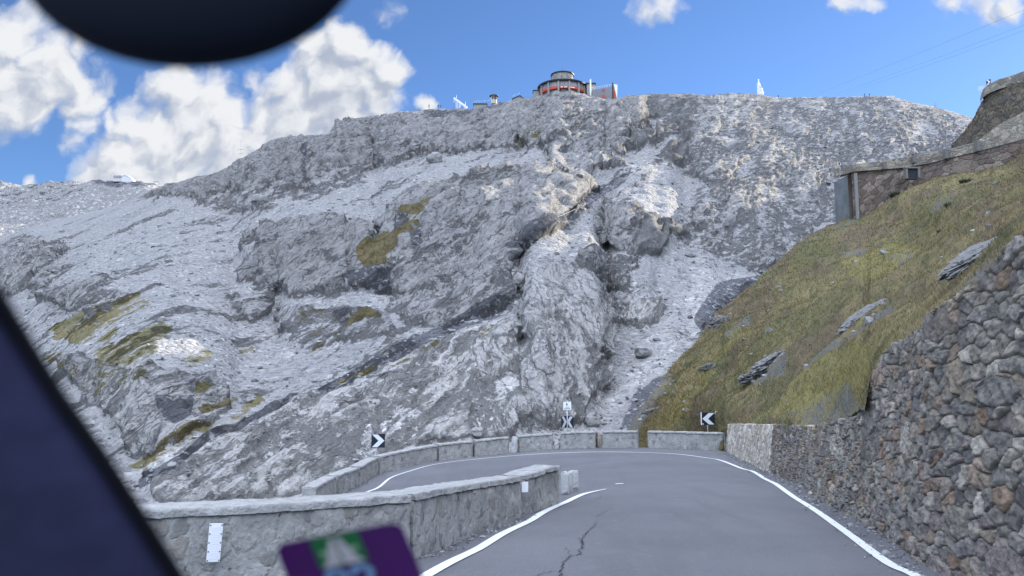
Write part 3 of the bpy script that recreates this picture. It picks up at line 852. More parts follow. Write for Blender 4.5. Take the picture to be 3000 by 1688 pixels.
DARK = [
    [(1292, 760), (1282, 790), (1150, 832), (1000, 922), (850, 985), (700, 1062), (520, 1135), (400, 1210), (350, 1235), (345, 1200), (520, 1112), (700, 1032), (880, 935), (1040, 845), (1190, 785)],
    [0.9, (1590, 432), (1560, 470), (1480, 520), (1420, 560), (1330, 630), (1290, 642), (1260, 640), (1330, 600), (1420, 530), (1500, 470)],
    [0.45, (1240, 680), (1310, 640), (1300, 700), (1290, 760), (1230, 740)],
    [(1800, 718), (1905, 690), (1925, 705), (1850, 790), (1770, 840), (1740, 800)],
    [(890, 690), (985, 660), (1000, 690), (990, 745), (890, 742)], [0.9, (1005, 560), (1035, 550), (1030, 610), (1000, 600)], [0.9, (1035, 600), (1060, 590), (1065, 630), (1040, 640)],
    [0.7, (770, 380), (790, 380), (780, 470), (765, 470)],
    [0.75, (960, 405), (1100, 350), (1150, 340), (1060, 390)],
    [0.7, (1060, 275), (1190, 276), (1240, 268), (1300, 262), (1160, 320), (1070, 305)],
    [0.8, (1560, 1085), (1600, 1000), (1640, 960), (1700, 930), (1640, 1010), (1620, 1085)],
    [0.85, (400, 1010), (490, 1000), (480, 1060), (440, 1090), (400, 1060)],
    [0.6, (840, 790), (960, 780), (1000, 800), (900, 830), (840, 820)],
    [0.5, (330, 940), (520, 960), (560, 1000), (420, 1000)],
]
CLIFF = [[0.9] + ROCK[0], [0.6] + ROCK[1], [0.5] + ROCK[3], [0.4] + ROCK[4], [0.4] + ROCK[8]]
FACE = [[(1300, 680), (1380, 670), (1480, 700), (1540, 790), (1520, 900), (1530, 980), (1500, 1100), (1330, 1110), (1180, 1100), (1200, 900), (1300, 860)]]
TONE = [[0.38, (1310, 690), (1400, 690), (1480, 730), (1520, 800), (1500, 900), (1520, 980), (1490, 1100), (1350, 1110), (1290, 1040), (1310, 920), (1340, 860)],
        [0.55, (350, 1180), (480, 1120), (620, 1060), (880, 1000), (1000, 900), (1200, 830), (1310, 830), (1330, 1110), (950, 1160), (880, 1230), (700, 1270), (400, 1320)],
        [0.28, (1500, 1080), (1560, 950), (1640, 850), (1700, 740), (1800, 680), (1860, 680), (1800, 760), (1700, 900), (1600, 1010), (1540, 1090)],
        [0.8, (1540, 760), (1640, 760), (1640, 830), (1580, 850), (1540, 820)],
        [0.6, (400, 1090), (520, 1000), (530, 1060), (460, 1120)],
        [0.35, (250, 950), (450, 940), (600, 1020), (450, 1130), (300, 1130)]]
FLAT = [[(380, 505), (900, 450), (1100, 410), (1300, 400), (1480, 450), (1250, 450), (1000, 540), (700, 550), (500, 620), (200, 740), (60, 760), (120, 700), (300, 560)],
        [0.6, (600, 900), (1000, 760), (1200, 790), (900, 930), (500, 1090)]]
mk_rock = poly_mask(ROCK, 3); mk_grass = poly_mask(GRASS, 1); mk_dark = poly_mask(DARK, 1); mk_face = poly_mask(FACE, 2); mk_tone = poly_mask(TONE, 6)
mk_flat = poly_mask(FLAT, 10); mk_cliff = poly_mask(CLIFF, 2)

mk_bench = poly_mask([[(1180, 425), (1300, 400), (1430, 395), (1500, 440), (1490, 480), (1380, 500), (1280, 480)], [0.8, (1480, 370), (1580, 365), (1620, 400), (1520, 420)], [0.25, (1120, 605), (1210, 590), (1300, 600), (1290, 640), (1200, 640)]], 5)
def bed_coords(p, n, sq):
    n = np.array(n) / np.linalg.norm(n); t1 = np.cross(n, (0.3, 0.5, 0.8)); t1 /= np.linalg.norm(t1); t2 = np.cross(n, t1)
    return np.stack([p @ n * sq, p @ t1, p @ t2], 1)
RIDGE = np.array([(-430, 700), (-200, 660), (-80, 640), (0, 600), (60, 578), (130, 555), (200, 540), (260, 525), (330, 505), (365, 486), (400, 470), (440, 460), (500, 445), (545, 436), (575, 424), (598, 400), (612, 397), (640, 383), (662, 366), (680, 352), (720, 345),
                  (790, 342), (822, 341), (838, 325), (850, 312), (870, 302), (900, 295), (960, 290), (1000, 283), (1060, 276), (1100, 273), (1190, 276), (1230, 268), (1270, 258), (1300, 250), (1340, 246), (1372, 238), (1400, 229), (1412, 235), (1432, 227),
                  (1450, 237), (1480, 243), (1500, 248), (1530, 252), (1555, 250), (1575, 241), (1620, 238), (1680, 236), (1740, 237), (1800, 238), (1850, 235), (1880, 235), (1920, 240), (1960, 246), (2050, 245), (2150, 243), (2230, 242), (2260, 248),
                  (2310, 262), (2350, 268), (2400, 285), (2450, 297), (2520, 310), (2600, 290), (2800, 200), (3100, 0), (3500, -160), (4000, -200)], float) * S_
RD = np.array([(-500, 430), (0, 400), (400, 370), (700, 345), (900, 325), (1200, 310), (1500, 294), (1650, 287), (1850, 298), (2100, 325), (2400, 330), (2700, 320), (3000, 300), (3600, 280), (4600, 240)], float)
uc = np.concatenate([np.arange(-480, -60, 8), np.arange(-60, 3060, 2.7), np.arange(3060, 4560, 14)])
NR = 640
tt = np.linspace(0, 1, NR)
U = np.repeat(uc[:, None], NR, 1)
# a little of the ridge roughness
rj = 5 * gnoise(np.stack([uc / 60, uc * 0, uc * 0], 1)) + 3.5 * gnoise(np.stack([uc / 19, uc * 0 + 4, uc * 0], 1)) + 2 * gnoise(np.stack([uc / 8, uc * 0 + 4, uc * 0], 1))
Rpy = np.interp(uc, RIDGE[:, 0], RIDGE[:, 1]) + rj * np.where((uc > 1540) & (uc < 1830), 0.15, 0.6)
BOT = 1580.0
Rmid = Rpy.copy()
for _ in range(300): Rmid[1:-1] = (Rmid[:-2] + Rmid[1:-1] + Rmid[2:]) / 3
PY = BOT + (Rmid[:, None] - BOT) * tt[None] + (Rpy - Rmid)[:, None] * (tt[None] ** 9)
Rsm = np.interp(uc, RIDGE[:, 0], RIDGE[:, 1])
def smooth1(a, n):
    for _ in range(n): a[1:-1] = (a[:-2] + a[1:-1] + a[2:]) / 3
    return a
Rsm = smooth1(Rsm.copy(), 900) - 6
_, S0 = ray(uc, uc * 0 + BOT); _, S1 = ray(uc, Rsm)
Y0 = smooth1(np.interp(uc, [-500, 900, 1500, 2000, 2600, 4600], [44, 47, 50, 54, 70, 90]), 400); Y1 = smooth1(np.interp(uc, RD[:, 0], RD[:, 1]), 900)
Z0 = S0 * Y0; Z1 = S1 * Y1
bsl = (Z1 - Z0) / (Y1 - Y0); asl = Z0 - bsl * Y0
_, SS = ray(U, PY)
Yb = asl[:, None] / np.minimum(SS - bsl[:, None], -0.012)
dY = np.diff(Yb, axis=1)
rockb = samp(mk_rock, U, PY)
k5 = rockb.copy()
for _ in range(20):
    k5[1:-1] = (k5[:-2] + k5[1:-1] + k5[2:]) / 3; k5[:, 1:-1] = (k5[:, :-2] + k5[:, 1:-1] + k5[:, 2:]) / 3
wgt = 1.2 - 0.62 * k5 + 0.25 * samp(mk_flat, U, PY)
wgt = np.clip(wgt + 0.6 * samp(mk_bench, U, PY), 0.35, 2.3)[:, 1:]
tot = smooth1((dY * wgt).sum(1) / dY.sum(1), 700)
D = Y0[:, None] + np.concatenate([np.zeros((len(uc), 1)), np.cumsum(dY * wgt / tot[:, None], 1)], 1)

def polydist(u, v, pts):
    best = np.full(u.shape, 1e9)
    for (x0, y0), (x1, y1) in zip(pts[:-1], pts[1:]):
        dx, dy = x1 - x0, y1 - y0
        t = np.clip(((u - x0) * dx + (v - y0) * dy) / (dx * dx + dy * dy), 0, 1)
        best = np.minimum(best, np.hypot(u - x0 - t * dx, v - y0 - t * dy))
    return best
spur = polydist(U, PY, [(1640, 300), (1760, 440), (1640, 560), (1480, 720), (1560, 900), (1640, 1250)])
gul = polydist(U, PY, [(2080, 640), (1960, 850), (1830, 1050), (1750, 1270)])
bench = polydist(U, PY, [(1440, 500), (1690, 520), (1600, 640)])
notch = polydist(U, PY, [(1850, 470), (2000, 420), (2200, 400)])
gul2 = polydist(U, PY, [(1940, 480), (1700, 620), (1520, 740), (1480, 900), (1150, 1060), (600, 1330)])
fade = np.clip((PY - Rpy[:, None]) / 160, 0, 1)
D *= 1 - 0.010 * np.exp(-(spur / 230) ** 2) * fade + 0.022 * np.exp(-(gul / 150) ** 2) * fade + 0.003 * np.exp(-(gul2 / 70) ** 2) * fade
Pm = at(U, PY, D)
D *= 1 - 0.006 * np.exp(-(bench / 180) ** 2) * fade + 0.008 * np.exp(-(notch / 110) ** 2) * fade
# large undulations along the view ray keep the outline where it is
und = fbm(Pm.reshape(-1, 3), 60, 3, 0.5).reshape(D.shape)
D *= 1 + 0.022 * und * fade
Pm = at(U, PY, D)
gu = np.gradient(Pm, axis=0); gv = np.gradient(Pm, axis=1)
Nn = np.cross(gu, gv); Nn /= np.linalg.norm(Nn, axis=-1, keepdims=True) + 1e-9
for _ in range(8):
    Nn[1:-1] = (Nn[:-2] + Nn[1:-1] + Nn[2:]) / 3; Nn[:, 1:-1] = (Nn[:, :-2] + Nn[:, 1:-1] + Nn[:, 2:]) / 3
Nn /= np.linalg.norm(Nn, axis=-1, keepdims=True) + 1e-9
if Nn[700, 300, 2] < 0: Nn = -Nn
fp = Pm.reshape(-1, 3); fn = Nn.reshape(-1, 3)
spc = (0.55 * np.linalg.norm(gu, axis=-1) + 0.45 * np.linalg.norm(gv, axis=-1)).ravel()
uw = U.ravel() + 40 * fbm(fp, 16, 6, 0.65, off=3.0); vw = PY.ravel() + 20 * fbm(fp, 16, 6, 0.65, off=50.0)
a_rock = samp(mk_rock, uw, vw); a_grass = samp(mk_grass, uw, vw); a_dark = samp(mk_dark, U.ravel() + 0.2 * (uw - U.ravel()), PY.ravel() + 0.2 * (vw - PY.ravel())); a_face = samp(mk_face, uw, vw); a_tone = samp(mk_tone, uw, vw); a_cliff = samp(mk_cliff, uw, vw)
strk = fbm(bed_coords(fp, BED1, 0.14), 6.0, 5, 0.65, off=77.0)
a_rock = np.clip(0.06 + 0.84 * a_rock + 0.42 * strk, 0, 1)
a_grass = np.clip(a_grass * (1 + 0.9 * strk), 0, 1)
rk = sstep(0.25, 0.8, a_rock)
wfp = fp + 0.8 * np.stack([fbm(fp, 9, 2, 0.5, off=o_) for o_ in (1.0, 21.0, 41.0)], 1)
fw = sstep(0.3, 0.7, a_face)
a_right = sstep(1850, 2050, uw)
st = (fbm(bed_coords(wfp, BED1, 0.16), 4.2, 6, 0.62, True, spc, 2.0) * (1 - a_right) + a_right * fbm(bed_coords(wfp, BED3, 0.16), 4.2, 6, 0.62, True, spc, 2.0)) * (1 - fw) + fw * fbm(bed_coords(wfp, BED2, 0.18), 3.6, 6, 0.62, True, spc, 2.0)
iso = fbm(fp, 21, 6, 0.55, False, spc, 7.0)
rid = fbm(fp, 9, 5, 0.55, True, spc, 13.0)
sc_ = fbm(fp, 3.0, 5, 0.55, False, spc, 9.0)
amp = np.clip(D.ravel() / 150, 0.5, 1.35) * (1 - 0.45 * sstep(1950, 2250, U.ravel()) * sstep(900, 600, PY.ravel()))
vr = fbm(fp * np.array([1, 1, 0.28]), 9.0, 5, 0.58, True, spc, 33.0)
disp = rk * (1.5 * iso + 0.55 * rid + 1.0 * st + 0.8 * a_cliff * vr) * amp + (1 - rk) * (0.30 * sc_ + 0.7 * iso + 0.22 * st) * amp
edge = np.clip((PY - Rpy[:, None]) / 25, 0.15, 1).ravel()
fp2 = fp + fn * (disp * edge)[:, None]
Vm = fp2.reshape(len(uc), NR, 3)
# the back of the mountain, falling away behind the crest
back = []
for k in range(1, 9):
    b_ = Vm[:, -1].copy(); b_[:, 1] += 6.0 * k ** 1.5; b_[:, 0] += 6.0 * k ** 1.5 * (uc - 1500) / F; b_[:, 2] -= 0.22 * 6 * k ** 1.5 + 0.25 * k * k
    back.append(b_)
Vm2 = np.concatenate([Vm, np.stack(back, 1)], 1)
nvr = NR + 8
def padb(a): return np.concatenate([a.reshape(len(uc), NR), np.repeat(a.reshape(len(uc), NR)[:, -1:], 8, 1)], 1).ravel()
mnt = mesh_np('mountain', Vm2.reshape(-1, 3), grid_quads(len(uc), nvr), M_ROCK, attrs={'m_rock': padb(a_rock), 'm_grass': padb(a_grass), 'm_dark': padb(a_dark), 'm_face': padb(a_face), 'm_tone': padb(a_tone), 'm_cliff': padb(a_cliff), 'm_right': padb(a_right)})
tag(mnt, kind='structure')

def terrain_at(px, py, lift=0.0):
    i = int(np.argmin(np.abs(uc - px))); j = int(np.argmin(np.abs(PY[i] - py)))
    p = Vm[i, j].copy(); p[2] += lift
    return p

# loose stones on the scree
def rocks_stuff(name, pts, sizes, mat, tone=None):
    ph = (1 + 5 ** 0.5) / 2
    ico = np.array([(-1, ph, 0), (1, ph, 0), (-1, -ph, 0), (1, -ph, 0), (0, -1, ph), (0, 1, ph), (0, -1, -ph), (0, 1, -ph), (ph, 0, -1), (ph, 0, 1), (-ph, 0, -1), (-ph, 0, 1)]) / 1.9
    tri = np.array([(0, 11, 5), (0, 5, 1), (0, 1, 7), (0, 7, 10), (0, 10, 11), (1, 5, 9), (5, 11, 4), (11, 10, 2), (10, 7, 6), (7, 1, 8), (3, 9, 4), (3, 4, 2), (3, 2, 6), (3, 6, 8), (3, 8, 9), (4, 9, 5), (2, 4, 11), (6, 2, 10), (8, 6, 7), (9, 8, 1)])
    n = len(pts)
    V = ico[None] * (1 + rng.normal(0, 0.22, (n, 12, 1))) * (sizes[:, None, None] * rng.uniform(0.6, 1.3, (n, 1, 3)) * np.array([1, 1, 0.7]))
    a = rng.uniform(0, 6.28, n); c, s = np.cos(a), np.sin(a)
    x = V[:, :, 0] * c[:, None] - V[:, :, 1] * s[:, None]; y = V[:, :, 0] * s[:, None] + V[:, :, 1] * c[:, None]
    V = np.stack([x, y, V[:, :, 2]], -1) + pts[:, None]
    T = (tri[None] + 12 * np.arange(n)[:, None, None]).reshape(-1, 3)
    rn = np.repeat(rng.random(n), 12)
    return mesh_np(name, V.reshape(-1, 3), T, mat, None, False, attrs={'rand': rn})
def loose_mat():
    m, nt, b, P = new_mat('loose_limestone')
    r = nt.attr('rand'); n = nt.noise(P, 3.0, 4)
    c = nt.mix(nt.sstep(r, 0, 1), (0.11, 0.11, 0.115), (0.34, 0.335, 0.325))
    c = nt.mix(nt.math('MULTIPLY', n, 0.5), c, (0.22, 0.22, 0.215))
    nt.set(b, 'Base Color', c); b.inputs['Roughness'].default_value = 0.9; b.inputs['Specular IOR Level'].default_value = 0.1
    return m
M_LOOSE = loose_mat()
ii = rng.integers(60, len(uc) - 110, 30000); jj = (NR * rng.random(30000) ** 1.25 * 0.93).astype(int)
fi = ii * NR + jj
pr = (1 - 0.93 * rk[fi]) * (1 - 0.7 * np.clip(a_grass[fi] * 2, 0, 1))
keep = rng.random(len(fi)) < pr * 0.55
ii, jj, fi = ii[keep], jj[keep], fi[keep]
pts = Vm[ii, jj] + rng.normal(0, 0.15, (len(ii), 3)) * np.array([1, 1, 0])
sz = np.exp(rng.normal(-2.15, 0.55, len(ii))) * np.clip(pts[:, 1] / 110, 0.55, 2.2)
st_ = rocks_stuff('scree_stones', pts, sz, M_LOOSE); tag(st_, kind='stuff')

gvl = []
for path_, side_, sp_ in ((wpath[:, :2], -1, 0.5), (_pb[:, :2], 1, 0.35), (B[:, :2], -1, 0.30), (A[:, :2], -1, 0.3)):
    dd = np.concatenate([[0], np.cumsum(np.linalg.norm(np.diff(path_, axis=0), axis=1))])
    n_ = int(dd[-1] * 26); tt_ = rng.uniform(0, dd[-1], n_)
    nn_ = normal2(path_)
    q_ = np.stack([np.interp(tt_, dd, path_[:, k]) for k in (0, 1)], 1); m_ = np.stack([np.interp(tt_, dd, nn_[:, k]) for k in (0, 1)], 1)
    q_ = q_ + m_ * side_ * (0.03 + np.abs(rng.normal(0, sp_ * 0.45, n_)))[:, None]
    gvl.append(np.column_stack([q_, road_z(q_[:, 0], q_[:, 1]) + 0.008]))
gvl = np.vstack(gvl)
o = rocks_stuff('roadside_gravel', gvl, np.exp(rng.normal(-4.1, 0.5, len(gvl))), M_LOOSE); tag(o, kind='stuff')

M_BOULD = simple('pale_boulder', (0.27, 0.265, 0.255), 0.9, 0, 0.5, 2.0, 0.15, 0.12)
# larger single boulders
for k, (px, py, s, lab) in enumerate([(1275, 478, 2.0, 'pale angular boulder alone on the upper scree below the round hotel'), (772, 610, 1.6, 'dark block on the scree below the long upper cliff'),
        (1400, 1282, 0.5, 'whitish boulder just above the parapet in the middle of the bend'), (1765, 1050, 0.45, 'large white slab in the bottom of the scree gully'),
        (1735, 1242, 0.7, 'pale boulder at the foot of the gully beside the number six sign'), (1885, 1048, 0.8, 'dark grey boulder at the edge between scree gully and grass')]):
    p = terrain_at(px, py)
    rock_obj('boulder', (p[0], p[1] - 0.3, p[2] + 0.3 * s), (s, s, s * 0.75), M_BOULD, lab, 'boulder', seed=20 + k, ang=0.45)

# ------------------------------------------------------------------ far mountain on the left
uf = np.arange(-700, 760, 3.0)
FR = np.array([(-700, 560), (-300, 548), (0, 540), (60, 543), (115, 540), (180, 543), (250, 538), (300, 535), (350, 534), (400, 537), (450, 540), (520, 560), (760, 640)], float)
NF = 150
fr = np.interp(uf, FR[:, 0], FR[:, 1]) + 2.0 * gnoise(np.stack([uf / 25, uf * 0 + 2, uf * 0], 1))
PYf = 830 + (fr[:, None] - 830) * np.linspace(0, 1, NF)[None]
Uf = np.repeat(uf[:, None], NF, 1)
Df = 900 + 650 * np.linspace(0, 1, NF)[None] ** 0.85 + 0 * Uf
Pf = at(Uf, PYf, Df)
Df = Df * (1 + 0.02 * fbm(Pf.reshape(-1, 3), 260, 3).reshape(Df.shape) * np.clip((PYf - fr[:, None]) / 60, 0, 1))
Pf = at(Uf, PYf, Df)
ff = Pf.reshape(-1, 3)
ed = np.clip((PYf - fr[:, None]) / 10, 0.15, 1).ravel()
dz = (6 * fbm(ff, 90, 5, 0.55, True) + 4 * fbm(bed_coords(ff, BED1, 0.3), 28, 3, 0.5, True)) * ed
ff = ff + np.stack([0 * dz, -0.35 * dz, 0.9 * dz], 1)
FDARK = poly_mask([[0.9, (215, 460), (335, 462), (395, 470), (360, 490), (330, 480), (260, 478), (190, 470)]], 1)
FROCK = poly_mask([[0.22, (-400, 440), (250, 460), (200, 500), (90, 540), (-400, 560)]], 4)
af = samp(FDARK, Uf.ravel(), PYf.ravel()); ar = samp(FROCK, Uf.ravel(), PYf.ravel())
Vf = ff.reshape(len(uf), NF, 3)
bk = [Vf[:, -1] + np.array([0, 60.0 * k, -20.0 * k]) for k in range(1, 6)]
Vf2 = np.concatenate([Vf, np.stack(bk, 1)], 1)
def padf(a): return np.concatenate([a.reshape(len(uf), NF), np.repeat(a.reshape(len(uf), NF)[:, -1:], 5, 1)], 1).ravel()
z = np.zeros(len(uf) * NF)
fm = mesh_np('distant_mountain', Vf2.reshape(-1, 3), grid_quads(len(uf), NF + 5), M_FAR, attrs={'m_rock': padf(ar), 'm_grass': padf(z), 'm_dark': padf(af), 'm_face': padf(z), 'm_right': padf(z), 'm_cliff': padf(z), 'm_tone': padf(z + 0.25)})
tag(fm, kind='structure')

# the valley floor everything stands in
vf = MB().lathe([(0.0, 0.0), (60, -2), (400, -30), (3000, -90), (9000, -200)], 48, (0, 0, -45)).build('valley_ground', simple('valley_scree', (0.30, 0.30, 0.28), 0.95, 0, 0.4, 0.02), None, True)
tag(vf, kind='structure')

# ------------------------------------------------------------------ grassy hillside on the right
wd = lambda px: float(np.interp(px, [2124, 2179, 2234, 2304, 2380, 2435, 2533, 2598, 2707, 2850, 3000, 3600], [38.2, 31, 25.5, 20.6, 16.9, 14.8, 12.6, 11.1, 9.3, 8.3, 7.7, 6.4]))
hp = [(1845, 1300, 45), (1865, 1262, 45.2), (1900, 1165, 48), (1960, 1090, 51), (2040, 1000, 55), (2100, 930, 58), (2240, 800, 66), (2330, 720, 72), (2437, 658, 80),
      (2000, 1275, 43.5), (2110, 1275, 41.5), (2600, 590, 80), (2750, 520, 80), (3000, 432, 76), (3500, 250, 70),
      (2700, 600, 66), (2850, 560, 58), (3000, 540, 46), (2750, 700, 48), (2600, 800, 44), (2400, 900, 48), (2300, 1050, 38), (2200, 1150, 40), (2080, 1180, 44), (3500, 480, 24)]
for px in (2136, 2200, 2250, 2300, 2391, 2473, 2598, 2690, 2842, 3000, 3300):
    hp.append((px, top_py(px) + 2, wd(px) + 1.3))
hp = np.array(hp, float)
hdep = tps(hp[:, :2], np.log(hp[:, 2]), 1e-5)
EDGE = np.array([(1830, 1320), (1862, 1266), (1885, 1190), (1910, 1150), (1960, 1082), (2000, 1040), (2045, 995), (2095, 925), (2150, 880), (2240, 800), (2290, 755), (2330, 715), (2400, 672), (2437, 655), (2600, 585), (2750, 515), (2900, 470), (3000, 428), (3600, 200)], float)
NW, NH = 420, 330
# rows go from the lower edge (behind walls) to the upper silhouette, column by column
hu = np.concatenate([np.arange(1832, 3050, 3.0), np.arange(3050, 3600, 12.0)])
top = np.interp(hu, EDGE[:, 0], EDGE[:, 1]) + 3.5 * gnoise(np.stack([hu / 22, hu * 0 + 9, hu * 0], 1)) + 2.0 * gnoise(np.stack([hu / 8, hu * 0 + 9, hu * 0], 1))
bot = np.maximum(np.where(hu < 2124, 1325, np.interp(hu, [p[0] for p in top_px], [p[1] + 45 for p in top_px])), top + 8)
tv = np.linspace(0, 1, NH)
Uh = np.repeat(hu[:, None], NH, 1); Ph = bot[:, None] + (top - bot)[:, None] * tv[None]
Dh = np.exp(hdep(Uh, Ph))
wtop = np.interp(Uh, [p[0] for p in top_px], [p[1] for p in top_px]); wdp = np.interp(Uh, [2124, 2179, 2234, 2304, 2380, 2435, 2533, 2598, 2707, 2850, 3000, 3600], [38.2, 31, 25.5, 20.6, 16.9, 14.8, 12.6, 11.1, 9.3, 8.3, 7.7, 6.4])
Dh = np.where((Uh > 2128) & (Ph > wtop - 4), np.maximum(Dh, wdp + 1.3), Dh)
Hh = at(Uh, Ph, Dh)
hf = Hh.reshape(-1, 3)
sp_h = (3.0 / F * Dh).ravel()
bmp = 0.45 * fbm(hf, 3.2, 5, 0.55, False, sp_h * 1.2) + 0.35 * fbm(hf, 9.0, 2)
edh = (np.clip(tv, 0, 1)[None] * np.ones((len(hu), 1))).ravel()
bmp *= np.clip((Dh.ravel() - 6) / 20, 0.15, 1) * np.clip((1 - edh) * 12, 0.25, 1)
hf = hf + np.stack([-0.35 * bmp, -0.3 * bmp, 0.85 * bmp], 1)
HS = poly_mask([[0.8, (1560, 1095), (1600, 1010), (1640, 960), (1700, 930), (1690, 960), (1640, 1020), (1620, 1085)],
                [0.75, (1880, 960), (1960, 880), (1985, 890), (1975, 940), (1900, 985)],
                [0.8, (1990, 965), (2080, 880), (2200, 790), (2250, 760), (2240, 780), (2120, 870), (2060, 930), (2000, 990)],
                [0.8, (2150, 830), (2230, 760), (2240, 770), (2160, 840)],
                [0.7, (2180, 1030), (2120, 1060), (1960, 1060), (2030, 1020), (2130, 960), (2140, 975)],
                [0.7, (2230, 640), (2290, 620), (2310, 660), (2260, 680)], [0.75, (2120, 640), (2170, 610), (2180, 630), (2130, 655)],
                [0.6, (2330, 520), (2420, 470), (2440, 490), (2350, 545)],
                [0.8, (2380, 760), (2480, 660), (2560, 590), (2575, 620), (2480, 700), (2400, 780)],
                [0.7, (1820, 850), (1880, 790), (1900, 800), (1840, 870)], [0.65, (2090, 575), (2130, 545), (2170, 540), (2120, 580)]], 1)
HY = poly_mask([[0.9, (1900, 1050), (2000, 960), (2130, 870), (2200, 880), (2180, 960), (2080, 1030), (1980, 1060)], [0.7, (2100, 650), (2250, 600), (2330, 620), (2250, 690), (2150, 720)],
                [0.6, (1620, 1080), (1760, 930), (1880, 820), (1900, 840), (1780, 960), (1680, 1080)]], 5)
hw = 10 * fbm(hf, 3.0, 3)
a_soil = samp(HS, Uh.ravel() + hw, Ph.ravel() + hw * 0.6); a_yel = samp(HY, Uh.ravel() + 2 * hw, Ph.ravel() + hw)
Vh = hf.reshape(len(hu), NH, 3)
bk = [Vh[:, -1] + np.array([-0.5 * k * k, 1.1 * k * k, -1.0 * k * k]) for k in range(1, 8)]        # falls into the gully behind
Vh2 = np.concatenate([Vh, np.stack(bk, 1)], 1)
# keep the part behind the upper wall level instead of falling
isw = hu > 2440
for k in range(7):
    Vh2[isw, NH + k] = Vh[isw, -1] + np.array([0.35, 0.9, 0.02]) * (k + 1) * 0.9
Vh2[isw, NH + 5:] = Vh2[isw, NH + 4:NH + 5] + np.array([0.5, 2.0, -1.0])
def padh(a, v=None): return np.concatenate([a.reshape(len(hu), NH), np.repeat(a.reshape(len(hu), NH)[:, -1:], 7, 1) if v is None else np.full((len(hu), 7), v)], 1).ravel()
hill = mesh_np('grassy_hillside', Vh2.reshape(-1, 3), grid_quads(len(hu), NH + 7), M_MEADOW, attrs={'m_soil': padh(a_soil, 0.8), 'm_yellow': padh(a_yel)})
tag(hill, kind='structure')
def hill_at(px, py):
    i = int(np.argmin(np.abs(hu - px))); j = int(np.argmin(np.abs(Ph[i] - py)))
    return Vh[i, j].copy()

# grass on it
NB = 150000
ci = rng.integers(0, 406, NB); cj = (rng.random(NB) * (NH - 2)).astype(int)
ok = (samp(HS, Uh[ci, cj], Ph[ci, cj]) < 0.25 + 0.6 * rng.random(NB))
ci, cj = ci[ok], cj[ok]
gp = Vh[ci, cj] + rng.normal(0, 1, (len(ci), 3)) * (Dh[ci, cj] * 0.0016)[:, None] * np.array([1, 1, 0])
dist = Dh[ci, cj]
clump = gnoise(gp / 0.9)
hgt = (0.05 + 0.11 * rng.random(len(ci))) * np.clip(0.8 + 0.8 * clump, 0.25, 1.6) * np.clip(dist / 40, 0.55, 1.15)
wd_ = np.clip(dist * 0.00055, 0.008, 0.045)
an = rng.uniform(0, 3.14, len(ci)); ca, sa = np.cos(an), np.sin(an)
lean = rng.normal(0, 0.35, (len(ci), 2)) + np.array([-0.35, -0.25])
V = np.empty((len(ci), 3, 3))
V[:, 0] = gp + np.stack([ca * wd_, sa * wd_, 0 * ca - 0.02], 1); V[:, 1] = gp - np.stack([ca * wd_, sa * wd_, 0 * ca + 0.02], 1)
V[:, 2] = gp + np.stack([lean[:, 0] * hgt, lean[:, 1] * hgt, hgt], 1)
gr = mesh_np('meadow_grass', V.reshape(-1, 3), np.arange(len(ci) * 3).reshape(-1, 3), M_BLADE, None, False, attrs={'blade_rand': np.repeat(np.clip(rng.random(len(ci)) * 0.8 + 0.25 * clump, 0, 1), 3), 'm_yellow': np.repeat(a_yel.reshape(len(hu), NH)[ci, cj], 3)})
tag(gr, kind='stuff')

# small stones lying in the grass
si = rng.integers(0, 406, 900); sj = (rng.random(900) * (NH - 2)).astype(int)
pk = rng.random(900) < 0.25 + 0.75 * samp(HS, Uh[si, sj], Ph[si, sj])
pk &= Dh[si, sj] > 22
si, sj = si[pk], sj[pk]
so_ = rocks_stuff('meadow_stones', Vh[si, sj], np.exp(rng.normal(-2.35, 0.5, len(si))), M_LOOSE); tag(so_, kind='stuff')

# rock outcrops in the meadow
M_SLATE = simple('slaty_rock', (0.19, 0.186, 0.176), 0.9, 0, 0.65, 3.5, 0.2, 0.15)
def outcrop(px, py, wpx, hpx, label, seed, tilt=0.5):
    p = hill_at(px, py); d = p[1]
    w = wpx * d / F * 0.9; h = hpx * d / F * 0.72
    n = 64; m = 34
    th = np.linspace(0, 2 * np.pi, n, endpoint=False); ph = np.linspace(0.02, np.pi * 0.98, m)
    T, Q = np.meshgrid(th, ph)
    S3 = np.stack([np.cos(T) * np.sin(Q), np.sin(T) * np.sin(Q), np.cos(Q)], -1).reshape(-1, 3)
    S3 = np.sign(S3) * np.abs(S3) ** 0.8
    lay = fbm(S3 * np.array([0.5, 0.5, 2.6]) + seed, 0.5, 5, 0.65, True) * 0.30 + fbm(S3 + seed * 2, 0.9, 2) * 0.3
    S3 = S3 * (1 + lay)[:, None] * np.array([w / 2, w / 2.4, h / 2])
    c, s = math.cos(tilt), math.sin(tilt)
    S3 = np.stack([S3[:, 0] * c - S3[:, 2] * s, S3[:, 1], S3[:, 0] * s + S3[:, 2] * c], 1)
    qd = grid_quads(m, n, True)
    o = mesh_np('rock_outcrop', S3, qd, M_SLATE, None, False)
    o.location = (p[0], p[1] + 0.16 * w, p[2] - 0.10 * h)
    tag(o, label, 'rock outcrop', 'rock outcrops in the meadow')
outcrop(2215, 1112, 75, 30, 'dark layered rock outcrop low in the meadow above the chevron sign', 1, 0.2)
outcrop(2265, 1062, 105, 45, 'grey slanting rock slab higher up beside the dark layered outcrop', 2, 0.55)
outcrop(2540, 918, 130, 34, 'long grey slate ledge halfway up the meadow above the retaining wall', 3, 0.6)
outcrop(2420, 1022, 60, 22, 'small grey ledge at the middle of the bare earth strip', 4, 0.6)
outcrop(2860, 765, 150, 40, 'bedrock slab directly above the top of the tall rough wall', 5, 0.6)
